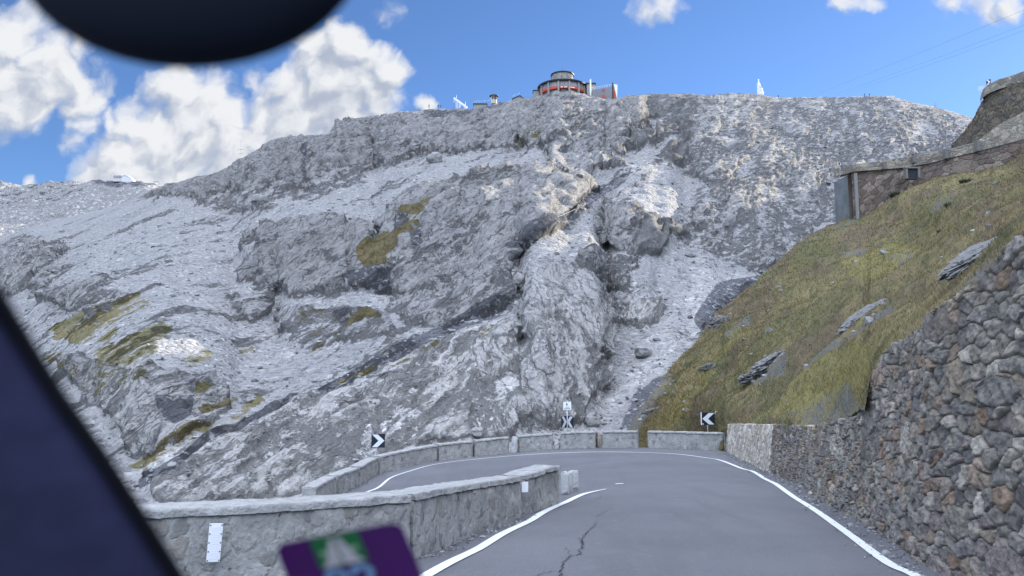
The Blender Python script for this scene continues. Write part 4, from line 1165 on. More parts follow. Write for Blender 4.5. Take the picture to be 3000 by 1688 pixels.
outcrop(1905, 1195, 46, 18, 'small pale rock at the lower left tip of the meadow', 6, 0.3)
outcrop(2075, 1085, 40, 20, 'small grey stone in the grass above the parapet end', 7, 0.3)
outcrop(2110, 950, 46, 46, 'dark crag on the edge between meadow and scree gully', 8, 0.3)
# green tufts
def tuft(px, py, wpx, label, seed):
    p = hill_at(px, py); d = p[1]; R_ = wpx * d / F / 2
    n = 260; a = rng.uniform(0, 6.28, n); r = R_ * np.sqrt(rng.random(n)); h = R_ * rng.uniform(0.5, 1.1, n)
    c = p + np.stack([np.cos(a) * r, np.sin(a) * r, 0 * r], 1); w = 0.05 * R_ + 0.02
    V = np.empty((n, 3, 3)); b_ = rng.uniform(0, 3.14, n)
    V[:, 0] = c + np.stack([np.cos(b_), np.sin(b_), 0 * b_], 1) * w; V[:, 1] = c - np.stack([np.cos(b_), np.sin(b_), 0 * b_], 1) * w
    V[:, 2] = c + np.stack([np.cos(a) * h * 0.6, np.sin(a) * h * 0.6, h], 1)
    o = mesh_np('grass_tussock', V.reshape(-1, 3), np.arange(3 * n).reshape(-1, 3), M_TUFT, None, False)
    tag(o, label, 'plant', 'green tussocks in the meadow')
M_TUFT = simple('dark_green_leaves', (0.035, 0.06, 0.028), 0.9, 0, 0.4, 4)
tuft(2622, 568, 26, 'dark green tussock closest below the small opening of the upper wall', 1)
tuft(2828, 536, 26, 'dark green tussock higher right below the bastion wall', 2)
tuft(2785, 604, 30, 'flat dark green tussock in the brown part of the meadow', 3)
tuft(2762, 678, 26, 'dark green tussock beside pale stones mid-meadow', 4)

# ------------------------------------------------------------------ upper road wall
def px_wall(name, base, topl, depth, cell, pal, joint, parent, n_s=300, n_h=50, dep=0.08, seed=1, thick=0.6, batter=0.03, zd=1.2):
    path = np.array([at(*b_) for b_ in base]); H = []
    for b_, p in zip(base, path):
        tp_ = np.interp(b_[0], [t[0] for t in topl], [t[1] for t in topl])
        H.append(ray(b_[0], tp_)[1] * b_[2] - p[2])
    return stone_face(name, path, H, cell, pal, joint, parent, side=1, n_s=n_s, n_h=n_h, depth=dep, thick=thick, seed=seed, batter=batter, z_down=zd, coarse=0.12)
uw_root = empty('upper_road_wall', at(2600, 560, 80), 'long stone wall of the upper road above the meadow with upright posts', 'wall')
lowt = [(2500, 503), (2560, 498), (2680, 489), (2780, 463), (2860, 445), (3010, 405), (3300, 300)]
ub = [(2502, 622, 79.5), (2560, 598, 80), (2640, 566, 80.5), (2720, 525, 81), (2790, 490, 80), (2860, 470, 79), (2930, 452, 78), (3010, 426, 77), (3300, 330, 74)]
px_wall('retaining_part', ub, lowt, 80, (0.75, 0.55), PAL_BROWN, (0.09, 0.085, 0.085), uw_root, 420, 60, 0.10, 21)
upt = [(2443, 496), (2495, 482), (2590, 472), (2680, 455), (2780, 438), (2860, 416), (2863, 392), (2940, 362), (3010, 325), (3300, 210)]
ub2 = [(2443, 520, 84.5), (2470, 512, 82), (2500, 503, 79.2)] + [(a, np.interp(a, [t[0] for t in lowt], [t[1] for t in lowt]) + 0.5, b_ - 0.1) for a, _, b_ in ub[1:]]
px_wall('parapet', ub2, upt, 80, (0.5, 0.38), PAL_GREY, (0.17, 0.17, 0.165), uw_root, 460, 46, 0.07, 27, zd=0.0)
for px, y0, y1 in ((2590, 478, 497), (2677, 458, 478), (2770, 440, 466), (2863, 415, 444)):
    d = np.interp(px, [b_[0] for b_ in ub], [b_[2] for b_ in ub]) - 0.35
    a, b_ = at(px, y0 - 2, d), at(px, y1, d)
    MB().box((a[0], a[1], (a[2] + b_[2]) / 2), (0.34, 0.5, a[2] - b_[2])).build('post', simple('dark_post_stone', (0.15, 0.145, 0.135), 0.9), uw_root, bevel=0.03, world=True)
# dark square drain opening
a = at(2672, 512, 79.3)
dr = MB(); dr.box((a[0] - 0.62, a[1], a[2] + 0.05), (0.2, 0.5, 1.0)); dr.box((a[0] + 0.62, a[1], a[2] + 0.15), (0.2, 0.5, 1.0)); dr.box((a[0], a[1] - 0.01, a[2] + 0.68), (1.5, 0.5, 0.16))
dr.build('drain_frame', simple('drain_stone', (0.17, 0.155, 0.15), 0.9, 0, 0.3, 3), uw_root, world=True)
MB().box((a[0], a[1] + 0.1, a[2] + 0.05), (1.05, 0.3, 1.1)).build('drain_opening', simple('drain_dark', (0.03, 0.032, 0.04), 0.9), uw_root, world=True)
# concrete abutment under the bend of the upper road
ab = empty('concrete_abutment', at(2465, 600, 82), 'tall board-marked concrete abutment under the corner of the upper road wall', 'abutment')
pA = at(2443, 534, 84.0); pB = at(2496, 507, 80.2)
def abut_block(p0, p1, ztop0, ztop1, zbot, t, name, mat):
    d = (p1 - p0)[:2]; d /= np.linalg.norm(d); nrm = np.array([-d[1], d[0]])
    V = []
    for zz in ('b', 't'):
        for p, zt in ((p0, ztop0), (p1, ztop1)):
            for s_ in (0, t):
                V.append((p[0] + nrm[0] * s_, p[1] + nrm[1] * s_, zbot if zz == 'b' else zt))
    fs = [(0, 2, 6, 4), (1, 5, 7, 3), (0, 4, 5, 1), (2, 3, 7, 6), (4, 6, 7, 5), (0, 1, 3, 2)]
    return MB()._add(V, fs).build(name, mat, ab, world=True)
zb = at(2440, 690, 82)[2]
def conc_mat():
    m, nt, b, P = new_mat('shuttered_concrete')
    n = nt.noise(P, 0.9, 5, 0.6); ln = nt.n('ShaderNodeTexWave', {'wave_type': 'BANDS', 'bands_direction': 'Z'}, Vector=P, Scale=0.9, Distortion=0.6).outputs['Fac']
    st = nt.noise(nt.vmath('MULTIPLY', P, (3.0, 3.0, 0.4)), 1.0, 4)
    c = nt.mix(nt.sstep(n, 0.3, 0.7), (0.10, 0.11, 0.115), (0.165, 0.175, 0.18)); c = nt.mix(nt.sstep(ln, 0.8, 1.0, 0, 0.35), c, (0.10, 0.11, 0.115)); c = nt.mix(nt.sstep(st, 0.55, 0.8, 0, 0.4), c, (0.33, 0.335, 0.33))
    nt.set(b, 'Base Color', c); b.inputs['Roughness'].default_value = 0.9
    return m
M_SHUT = conc_mat()
abut_block(pA, pB, pA[2], pB[2], zb, 2.5, 'concrete_face', M_SHUT)
q0 = at(2496, 509, 79.9); q1 = at(2503, 509, 79.4)
abut_block(q0, q1, q0[2] + 0.1, q1[2] + 0.1, zb + 1.0, 0.3, 'quoin', simple('pale_quoin', (0.22, 0.215, 0.20), 0.9, 0, 0.25, 3))
# bastion wall at the top right
bast = empty('bastion_wall', at(2850, 380, 97), 'dark curved bastion wall with a pale parapet at the top right', 'wall')
bb = [(2785, 440, 118), (2815, 425, 112), (2850, 412, 104), (2900, 395, 99), (2960, 372, 95), (3040, 345, 91), (3300, 260, 80)]
bt = [(2785, 428), (2800, 410), (2845, 366), (2860, 325), (2872, 298), (2890, 272), (2925, 256), (2960, 245), (3040, 222), (3300, 150)]
px_wall('wall_body', bb, bt, 100, (0.8, 0.45), PAL_DARK, (0.05, 0.05, 0.05), bast, 300, 70, 0.16, 33, zd=2.0)
bb2 = [(2873, 303, 100.4), (2877, 290, 99.9), (2882, 280, 99.3), (2895, 270, 98.2), (2925, 257, 96.4), (2960, 246, 94.8), (3040, 222, 90.8), (3300, 150, 79.8)]
bt2 = [(2873, 290), (2877, 272), (2882, 262), (2895, 248), (2925, 233), (2960, 223), (3040, 195), (3300, 115)]
px_wall('parapet', bb2, bt2, 100, (0.6, 0.4), PAL_GREY, (0.2, 0.2, 0.19), bast, 260, 24, 0.05, 39, zd=0.2)

# ------------------------------------------------------------------ signs
def text_mesh(body, size, name, mat, parent, loc):
    cu = bpy.data.curves.new(name, 'FONT'); cu.body = body; cu.size = size; cu.align_x = 'CENTER'; cu.align_y = 'CENTER'; cu.extrude = 0.003
    cu.offset = size * 0.012
    tmp = bpy.data.objects.new('tmp', cu); COL.objects.link(tmp)
    bpy.context.view_layer.update()
    me = bpy.data.meshes.new_from_object(tmp.evaluated_get(bpy.context.evaluated_depsgraph_get()))
    bpy.data.objects.remove(tmp)
    me.materials.clear(); me.materials.append(mat)
    o = add(name, me, parent); o.location = loc; o.rotation_euler = (math.pi / 2, 0, 0)
    return o
def chevron_poly(w, h, right):
    k = 1 if right else -1
    pts = [(-0.46, 0.46), (-0.04, 0.46), (0.46, 0.0), (-0.04, -0.46), (-0.46, -0.46), (0.02, 0.0)]
    pts = [(k * x * w, z_ * h) for x, z_ in pts]
    return pts if right else pts[::-1]
def chevron_sign(c, w, h, right, rz, label, post_down, post_dx=0.0, spot=False, edge=False, cat='road sign', group='chevron signs round the bends'):
    root = empty('chevron_sign', (c[0], c[1], c[2] - post_down), label, cat, group, rot=(0, 0, rz))
    zc = post_down
    MB().box((0, 0, zc), (w, 0.025, h)).build('panel', M_SIGNBLK, root, bevel=0.006)
    MB().prism(chevron_poly(w, h, right), -0.0185, -0.0145).build('chevron', M_SIGNWHT, root)
    COL.objects[-1].location = (0, 0, zc)
    MB().bar((post_dx, 0.045, 0), (post_dx, 0.045, zc + h * 0.4), 0.03, 10).build('post', M_STEEL, root, True)
    if edge: MB().box((-w / 2 - 0.03, -0.02, zc), (0.05, 0.03, h * 1.02)).build('edge_strip', M_WHITE, root, bevel=0.005)
    if spot:
        MB().lathe([(0.0, 0.003), (0.03, 0.003), (0.03, 0.0)], 14).build('sticker', M_WHITE, root)
        COL.objects[-1].location = (-w * 0.42, -0.0185, zc - h * 0.42); COL.objects[-1].rotation_euler = (math.pi / 2, 0, 0)
    return root
c = at(1108, 1291.5, 37.4); chevron_sign(c, 0.61, 0.62, True, 0.12, 'square black sign with white right-pointing chevron behind the curved parapet', 1.15, -0.08)
c = at(2075, 1227, 41.2); chevron_sign(c, 0.65, 0.62, False, -0.05, 'square black sign with white left-pointing chevron in front of the meadow', 1.05, -0.03, True, True)
# the pair of chevron panels with the bend number above
c = at(1662, 1237, 41.6)
pr_ = empty('chevron_sign', (c[0], c[1], c[2] - 1.0), 'two black chevron panels meeting in a cross shape beneath the white number six plate', 'road sign', 'chevron signs round the bends')
for k, (right, rz, sx) in enumerate(((True, -0.99, -1), (False, 0.99, 1))):
    o1 = MB().box((0, 0, 0), (0.56, 0.025, 0.60)).build('panel', M_SIGNBLK, pr_, bevel=0.006)
    o2 = MB().prism(chevron_poly(0.56, 0.60, right), -0.019, -0.0145).build('chevron', M_SIGNWHT, o1)
    o1.location = (sx * 0.155, 0.24, 1.0); o1.rotation_euler = (0, 0, -rz)
MB().bar((0.0, -0.02, 0), (0.0, -0.02, 2.1), 0.03, 10).build('post', M_STEEL, pr_, True)
zc = float(at(1662, 1189.5, 41.6)[2] - (c[2] - 1.0))
pl = MB().box((0, -0.065, zc), (0.40, 0.02, 0.41)).build('number_plate', M_WHITE, pr_, bevel=0.006)
text_mesh('6', 0.19, 'number', M_SIGNBLK, pl, (-0.02, -0.078, zc + 0.085))
text_mesh('Tornante', 0.055, 'lettering', M_SIGNBLK, pl, (0, -0.078, zc - 0.065))
MB().box((0, -0.077, zc - 0.14), (0.30, 0.004, 0.03)).build('text_line', simple('faded_print', (0.12, 0.12, 0.14), 0.6), pl)
c = at(2461, 480, 84.5); chevron_sign(c, 0.5, 0.55, True, 0.75, 'tiny black chevron sign at the corner of the upper road wall', 1.0)
c = at(2896, 241, 98.5); chevron_sign(c, 0.55, 0.66, True, -0.95, 'dark chevron sign standing on the bastion parapet against the sky', 1.0)

# ------------------------------------------------------------------ round hotel on the crest
M_HSTONE = simple('hotel_stone', (0.30, 0.29, 0.265), 0.9, 0, 0.28, 0.9, 0.05, 0.15)
M_RED = simple('red_panel', (0.50, 0.065, 0.035), 0.6, 0, 0.12, 1.0)
M_ROOFD = simple('dark_roof_edge', (0.018, 0.018, 0.022), 0.6)
def glass_mat():
    m, nt, b, P = new_mat('window_glass')
    nt.set(b, 'Base Color', nt.mix(nt.noise(P, 0.7, 2), (0.10, 0.11, 0.13), (0.30, 0.27, 0.27))); b.inputs['Roughness'].default_value = 0.08; b.inputs['Specular IOR Level'].default_value = 0.8
    return m
M_GLASS = glass_mat()
M_BEIGE = simple('beige_frame', (0.42, 0.33, 0.24), 0.7)
M_MULL = simple('pale_mullion', (0.50, 0.49, 0.46), 0.7)
HD = 297.0
hc = at(1648, 275, HD)
zr = lambda py, d=288.4: float(ray(1648, py)[1] * d)
hot = empty('hotel', (hc[0], hc[1], zr(300)), 'round stone mountain hotel with red band and dark roof rim on the crest', 'hotel')
Z0h = zr(300)
R1 = 8.9
def hz(py, r): return float(ray(1648, py)[1] * (HD - r)) - Z0h
zb0, zred0, zred1, zw1 = hz(292, R1), hz(258, R1), hz(251, R1), hz(236.5, R1)
MB().lathe([(R1 - 1.0, -6), (R1 - 1.0, zred0), (0.5, zred0)], 72).build('base_drum', M_HSTONE, hot, False)
MB().lathe([(R1 - 0.9, zred0 - 0.05), (R1 + 0.05, zred0), (R1 + 0.05, zred1), (R1 - 0.3, zred1)], 72).build('red_band', M_RED, hot)
MB().lathe([(R1 - 0.25, zred1), (R1 - 0.25, zw1), (0.5, zw1)], 72).build('window_ring', M_GLASS, hot)
ml = MB()
for k in range(72):
    t = 2 * math.pi * k / 72
    ml.box(((R1 - 0.2) * math.cos(t), (R1 - 0.2) * math.sin(t), (zred1 + zw1) / 2), (0.1, 0.1, zw1 - zred1), t)
ml.build('mullions', M_MULL, hot)
MB().lathe([(R1 - 0.4, zw1), (R1 + 0.65, zw1 + 0.05), (R1 + 0.75, zw1 + 0.55), (4.5, zw1 + 1.1)], 72).build('roof', M_ROOFD, hot)
for k in range(12):
    t = -math.pi / 2 + (k - 3.18) * math.pi / 7.0 + 0.30
    if k > 13: break
    MB().box(((R1 + 0.0) * math.cos(t), (R1 + 0.0) * math.sin(t), (zw1 - 5) / 2), (0.75, 0.6, zw1 + 5), t, taper=0.97).build('buttress', M_HSTONE, hot)
R2 = 4.15
zd1 = hz(232, R2) - 0.3; zd2 = hz(211, R2)
MB().lathe([(R2, 0), (R2, zd2), (0.3, zd2)], 20).build('upper_drum', M_HSTONE, hot)
MB().lathe([(R2 - 0.1, zd2), (R2 + 0.35, zd2), (R2 + 0.4, zd2 + 0.35), (0.9, zd2 + 1.0), (0.35, zd2 + 1.2), (0.12, zd2 + 1.9), (0.04, zd2 + 3.2), (0.0, zd2 + 3.3)], 40).build('upper_roof', M_ROOFD, hot)
for k in range(15):
    t = 2 * math.pi * (2 * k) / 30
    for zz in (zd1 + 0.7, zd1 + 1.5, zd1 + 2.3):
        MB().bar(((R2 - 0.1) * math.cos(t), (R2 - 0.1) * math.sin(t), zz), ((R2 + 0.55) * math.cos(t), (R2 + 0.55) * math.sin(t), zz + 0.25), 0.05, 5).build('beam_end', M_ROOFD, hot)
for dx in (-0.78, -0.16, 0.55):
    t = -math.pi / 2 + dx
    wf = MB().box(((R2 + 0.02) * math.cos(t), (R2 + 0.02) * math.sin(t), zd2 - 1.15), (0.2, 0.95, 1.15), t).build('window', M_BEIGE, hot)
    MB().box(((R2 + 0.10) * math.cos(t), (R2 + 0.10) * math.sin(t), zd2 - 1.15), (0.12, 0.62, 0.8), t).build('pane', M_GLASS, wf)
# pale writing on the red band, too small in the photograph to read
for s0, nlet in ((-0.13, 4), (0.02, 5), (0.27, 9)):
    wr = MB()
    for k in range(nlet):
        t = -math.pi / 2 + s0 + k * 0.024
        wr.box(((R1 + 0.07) * math.cos(t), (R1 + 0.07) * math.sin(t), (zred0 + zred1) / 2), (0.06, 0.13 + 0.08 * (k % 2), 0.34), t)
    wr.build('lettering', M_WHITE, hot)
for t, zz in ((-2.05, -0.7), (-1.42, -0.5), (-1.0, -1.0), (-1.75, -0.6)):
    MB().box(((R1 - 1.0) * math.cos(t), (R1 - 1.0) * math.sin(t), zred0 + zz), (0.2, 0.8, 0.5), t).build('window', simple('dark_opening', (0.01, 0.01, 0.012), 0.5), hot)
# connecting wing, chimney and terrace block
L = lambda px, py, d: Vector(at(px, py, d)) - Vector((hc[0], hc[1], Z0h))
a = L(1719, 246, 292); b_ = L(1744, 300, 292)
MB().box(((a.x + b_.x) / 2, a.y + 2, (a.z + b_.z) / 2), (b_.x - a.x, 4, a.z - b_.z)).build('wing_wall', M_HSTONE, hot)
MB().box(((a.x + b_.x) / 2, a.y + 1.9, a.z + 0.15), (b_.x - a.x + 0.6, 4.6, 0.35)).build('wing_roof', M_ROOFD, hot)
a = L(1727.5, 233, 289); b_ = L(1732.5, 284, 289)
MB().box(((a.x + b_.x) / 2, a.y, (a.z + b_.z) / 2), (0.55, 0.5, a.z - b_.z)).build('chimney', M_WHITE, hot, bevel=0.03)
# terrace block: sloping top line
t0, t1 = L(1735, 264, 288), L(1793, 254.5, 287); g0, g1 = L(1735, 300, 288), L(1797, 300, 287)
MB()._add([(g0.x, g0.y, g0.z), (g1.x, g1.y, g1.z), (t1.x, t1.y, t1.z), (t0.x, t0.y, t0.z), (g0.x, g0.y + 7, g0.z), (g1.x, g1.y + 7, g1.z), (t1.x, t1.y + 7, t1.z), (t0.x, t0.y + 7, t0.z)],
          [(0, 1, 2, 3), (5, 4, 7, 6), (3, 2, 6, 7), (0, 3, 7, 4), (1, 5, 6, 2)]).build('terrace_block', simple('terrace_grey_wall', (0.22, 0.22, 0.225), 0.9, 0, 0.2, 0.6), hot)
rl = MB(); hr = 1.0
for k in range(9):
    p = t0.lerp(t1, k / 8); rl.bar((p.x, p.y + 0.1, p.z), (p.x, p.y + 0.1, p.z + hr), 0.05, 5)
rl.bar((t0.x, t0.y + 0.1, t0.z + hr), (t1.x, t1.y + 0.1, t1.z + hr), 0.06, 5); rl.bar((t0.x, t0.y + 0.1, t0.z + hr * 0.5), (t1.x, t1.y + 0.1, t1.z + hr * 0.5), 0.04, 5)
rl.build('railing', M_STEEL, hot)
p = L(1769, 282, 286.9); MB().lathe([(0.0, 0.05), (0.62, 0.05), (0.62, 0.0)], 20).build('wall_roundel', M_RED, hot); COL.objects[-1].location = p; COL.objects[-1].rotation_euler = (math.pi / 2, 0, 0)
p = L(1768, 262, 286.9); MB().prism([(-0.6, 0.3), (0.6, 0.3), (0.35, -0.3), (-0.35, -0.3)], -0.08, 0.0).build('wall_emblem', M_RED, hot); COL.objects[-1].location = p
a = L(1794.5, 243, 287.2); b_ = L(1797, 296, 287.2)
MB().box((a.x, a.y, (a.z + b_.z) / 2), (0.4, 0.5, a.z - b_.z)).build('end_pillar', M_ROOFD, hot)
a = L(1797, 246, 288); b_ = L(1809, 294, 288)
MB().box(((a.x + b_.x) / 2, a.y + 1.4, (a.z + b_.z) / 2), (b_.x - a.x, 3, a.z - b_.z)).build('end_tower', M_HSTONE, hot)
MB()._add([L(1798, 246, 287.2), L(1809, 249, 287.2), L(1808, 290, 287.2), L(1803, 268, 287.2)], [(0, 1, 2, 3)]).build('banner', M_WHITE, hot)
MB()._add([L(1798, 264, 287.1), L(1803, 268, 287.1), L(1804, 288, 287.1), L(1799, 290, 287.1)], [(0, 1, 2, 3)]).build('banner_red', M_RED, hot)
a = L(1570, 264, 297); a.z -= 0.9; MB().box((a.x, a.y, a.z - 1.6), (2.0, 3, 3.4)).build('side_annex', M_HSTONE, hot); MB().box((a.x, a.y, a.z + 0.2), (2.5, 3.4, 0.3)).build('annex_roof', M_ROOFD, hot)

# small buildings along the crest
def cr(px): return float(np.interp(px, RD[:, 0], RD[:, 1]))
pv = at(1447, 294, cr(1447) + 1.0)
pav = empty('pavilion', pv, 'tiny round lookout pavilion with dark cone roof on the crest', 'pavilion')
MB().lathe([(1.15, -1.5), (1.15, 1.55), (0.2, 1.55)], 10).build('drum', simple('cream_wall', (0.52, 0.47, 0.38), 0.8), pav)
MB().lathe([(1.1, 1.5), (1.75, 1.5), (1.7, 1.75), (0.3, 2.5), (0.05, 2.7), (0.03, 4.0), (0, 4.0)], 24).build('roof', M_ROOFD, pav)
for t in (-2.0, -1.3, -0.7): MB().box((1.13 * math.cos(t), 1.13 * math.sin(t), 0.7), (0.14, 0.55, 1.1), t).build('window', simple('pavilion_glass', (0.06, 0.05, 0.05), 0.2), pav)
p0 = at(1388, 312, cr(1400) + 1.5); p1 = at(1426, 309, cr(1420) + 1.5)
ter = empty('terrace_hut', p0, 'long low flat-roofed hut with railing left of the lookout pavilion', 'hut')
w = p1[0] - p0[0]
MB().box((w / 2, 1.5, -0.3), (w, 3, 2.4)).build('wall', M_HSTONE, ter)
MB().box((w / 2, 1.4, 1.02), (w + 0.5, 3.4, 0.25)).build('roof', M_ROOFD, ter)
rl = MB()
for k in range(6): rl.bar((w * k / 5, 0.1, 1.1), (w * k / 5, 0.1, 2.1), 0.04, 5)
rl.bar((0, 0.1, 2.1), (w + 0.9, 0.1, 2.4), 0.05, 5); rl.bar((w + 0.9, 0.1, 2.4), (w + 2.0, 0.6, 4.5), 0.05, 5)
rl.build('railing', M_STEEL, ter)
p0 = at(1503, 294, cr(1510) + 2); hut = empty('terrace_hut', p0, 'small dark-roofed hut between the lookout pavilion and the round hotel', 'hut')
MB()._add([(0, 0, -2), (4.0, 0, -2), (4.0, 0, 0.6), (2.6, 0, 1.7), (0, 0, 0.6), (0, 3, -2), (4.0, 3, -2), (4.0, 3, 0.6), (2.6, 3, 1.7), (0, 3, 0.6)],
          [(0, 1, 2, 3, 4), (9, 8, 7, 6, 5), (0, 4, 9, 5), (1, 6, 7, 2)]).build('wall', M_HSTONE, hut)
MB()._add([(-0.3, -0.3, 0.5), (2.6, -0.3, 1.75), (4.3, -0.3, 0.5), (-0.3, 3.3, 0.5), (2.6, 3.3, 1.75), (4.3, 3.3, 0.5), (-0.3, -0.3, 0.7), (2.6, -0.3, 1.95), (4.3, -0.3, 0.7), (-0.3, 3.3, 0.7), (2.6, 3.3, 1.95), (4.3, 3.3, 0.7)],
          [(0, 1, 7, 6), (1, 2, 8, 7), (6, 7, 10, 9), (7, 8, 11, 10), (3, 9, 10, 4), (4, 10, 11, 5), (0, 6, 9, 3), (2, 5, 11, 8), (0, 3, 4, 1), (1, 4, 5, 2)]).build('roof', M_ROOFD, hut)
rl = MB()
for k in range(5): rl.bar((0.6 * k, 0, 0.8 + 0.26 * k), (0.6 * k, 0, 1.9 + 0.26 * k), 0.035, 5)
rl.bar((0, 0, 1.9), (2.4, 0, 2.95), 0.04, 5); rl.build('railing', M_STEEL, hut)
p0 = at(2607, 287, cr(2607) + 1.0); sh = empty('shed', p0, 'small white shed on the right part of the crest', 'shed')
MB().box((0, 1, -0.2), (3.6, 2.2, 1.5), 0).build('wall', simple('cream_shed', (0.72, 0.68, 0.58), 0.7), sh); MB().box((0, 1, 0.62), (4.0, 2.6, 0.16)).build('roof', M_WHITE, sh)
# far building on the left skyline
fb0 = at(328, 528, 1535)
fbd = empty('distant_lodge', fb0, 'far pale lodge with curved roof on the left skyline', 'lodge')
k_ = 1535 / F
MB().box((18 * k_, 6, 5 * k_), (30 * k_, 12, 18 * k_)).build('wall', simple('lodge_wall', (0.55, 0.54, 0.52), 0.8), fbd)
MB().box((18 * k_, 5, 14.3 * k_), (32 * k_, 14, 1.2 * k_)).build('roof', M_WHITE, fbd)
MB().prism([(30 * k_, 12 * k_), (38 * k_, 15 * k_), (48 * k_, 13 * k_), (58 * k_, 6 * k_), (64 * k_, -4 * k_), (64 * k_, -12 * k_), (30 * k_, -12 * k_)], -2, 12).build('vaulted_wing', simple('lodge_wing', (0.62, 0.61, 0.6), 0.6), fbd)
MB().prism([(30 * k_, 12.6 * k_), (38 * k_, 15.8 * k_), (48.3 * k_, 13.8 * k_), (58.6 * k_, 6.5 * k_), (65 * k_, -4 * k_), (64 * k_, -4.2 * k_), (57.6 * k_, 5.6 * k_), (47.8 * k_, 12.2 * k_), (38 * k_, 14.3 * k_), (30 * k_, 11.2 * k_)], -3, 13).build('curved_roof', M_WHITE, fbd)
for kk in range(5): MB().box(((7 + 5 * kk) * k_, -0.1, 8 * k_), (3 * k_, 0.4, 4 * k_)).build('window', M_GLASS, fbd)
MB().box((-8 * k_, 6, -1 * k_), (22 * k_, 8, 4 * k_)).build('annex', simple('lodge_annex', (0.40, 0.40, 0.42), 0.8), fbd)
fb1 = at(455, 536, 1535); fx = empty('distant_station', fb1, 'far small lift station frame right of the pale lodge', 'lift station')
sm = MB(); 
for kk in range(4): sm.bar((kk * 4 * k_, 0, -8 * k_), (kk * 4 * k_, 0, 5 * k_ - kk * 0.7 * k_), 0.45, 5)
sm.bar((-6 * k_, 0, 5 * k_), (13 * k_, 0, 3 * k_), 0.6, 5); sm.build('frame', M_PYLON_G, fx)
MB().box((-12 * k_, 4, -1 * k_), (26 * k_, 8, 3 * k_)).build('platform', simple('station_wall', (0.45, 0.45, 0.44), 0.8), fx)

# ------------------------------------------------------------------ pylons
def lattice(mb, a, b, w0, w1, n, r):
    a = Vector(a); b = Vector(b); ax = (b - a).normalized()
    u = ax.cross(Vector((0, 1, 0))); u = u.normalized() if u.length > 1e-3 else Vector((1, 0, 0)); v = ax.cross(u).normalized()
    prev = None
    for k in range(n + 1):
        t = k / n; w_ = (w0 + (w1 - w0) * t) / 2; c_ = a.lerp(b, t)
        cur = [c_ + u * (sx * w_) + v * (sy * w_) for sx, sy in ((-1, -1), (1, -1), (1, 1), (-1, 1))]
        for i in range(4): mb.bar(cur[i], cur[(i + 1) % 4], r * 0.7, 4)
        if prev:
            for i in range(4):
                mb.bar(prev[i], cur[i], r, 4); mb.bar(prev[i], cur[(i + 1) % 4], r * 0.7, 4)
        prev = cur
# portal pylon left of the pavilion
d_ = cr(1350) + 3
LP = lambda px, py, d=d_: tuple(float(v) for v in at(px, py, d) - at(1350, 322, d_))
pp = empty('lattice_pylon', at(1350, 322, d_), 'white portal pylon with a slanting lattice beam left of the lookout pavilion', 'pylon', 'lattice pylons on the crest')
mb = MB(); lattice(mb, LP(1330, 288), LP(1369, 316), 0.55, 0.55, 10, 0.10); mb.build('cross_beam', M_PYLON, pp)
for px in (1336, 1341, 1347, 1360, 1364): 
    mb = MB(); a = LP(px, 288 + (px - 1330) * 0.72); b_ = LP(px + (1 if px < 1345 else 0), 326); mb.bar(b_, a, 0.13, 5); mb.build('leg', M_PYLON, pp)
MB().bar(LP(1337, 288), LP(1338, 278), 0.12, 4, 0.04).build('peak', M_PYLON, pp); MB().bar(LP(1363, 310), LP(1364, 297), 0.18, 4, 0.05).build('peak', M_PYLON, pp)
MB().bar(LP(1330, 288), LP(1330, 300), 0.08, 4).build('insulator', M_PYLON, pp); MB().bar(LP(1349, 303), LP(1349, 314), 0.07, 4).build('insulator', M_PYLON, pp)
d2 = cr(2228) + 2
LQ = lambda px, py: tuple(float(v) for v in at(px, py, d2) - at(2228, 284, d2))
py_ = empty('lattice_pylon', at(2228, 284, d2), 'tall white tapering lattice pylon on the right crest', 'pylon', 'lattice pylons on the crest')
mb = MB(); lattice(mb, LQ(2230, 286), LQ(2223, 246), 1.9, 0.75, 8, 0.15); lattice(mb, LQ(2223, 246), LQ(2222, 233), 0.6, 0.1, 3, 0.09); mb.build('mast', M_PYLON, py_)
mb = MB(); lattice(mb, LQ(2219, 244), LQ(2236, 272), 0.5, 0.5, 6, 0.10); mb.build('cross_arm', M_PYLON, py_)
MB().bar(LQ(2219, 232.5), LQ(2225, 232.5), 0.08, 4).build('top_bar', M_PYLON, py_); MB().bar(LQ(2219, 248), LQ(2220, 284), 0.16, 5).build('leg', M_PYLON, py_); MB().bar(LQ(2233, 258), LQ(2238, 284), 0.13, 5).build('leg', M_PYLON, py_)
def far_pylon(px, py0, py1, d, label, mat, arms, w0):
    LR = lambda a, b_: tuple(float(v) for v in at(a, b_, d) - at(px, py0, d))
    o = empty('lattice_pylon', at(px, py0, d), label, 'pylon', 'lattice pylons on the crest')
    k = d / F
    mb = MB(); lattice(mb, LR(px, py0), LR(px, py1), w0 * k, 0.6 * k, 7, 0.16 * k); mb.build('mast', mat, o)
    for yy, ww in arms:
        mb = MB(); lattice(mb, LR(px - ww, yy + ww * 0.12), LR(px + ww, yy - ww * 0.12), 0.9 * k, 0.9 * k, 5, 0.13 * k); mb.build('cross_arm', mat, o)
far_pylon(706, 474, 413, 520, 'thin grey pylon in front of the clouds left of the cliff edge', M_PYLON_G, [(438, 9), (450, 8)], 7)
far_pylon(730, 470, 429, 620, 'second fainter pylon right behind the first one by the cliff edge', M_PYLON_G, [(431, 7), (448, 8)], 5)
far_pylon(2740, 330, 302, 560, 'small grey pylon low on the right skyline', M_PYLON_G, [(309, 5), (315, 6)], 6)

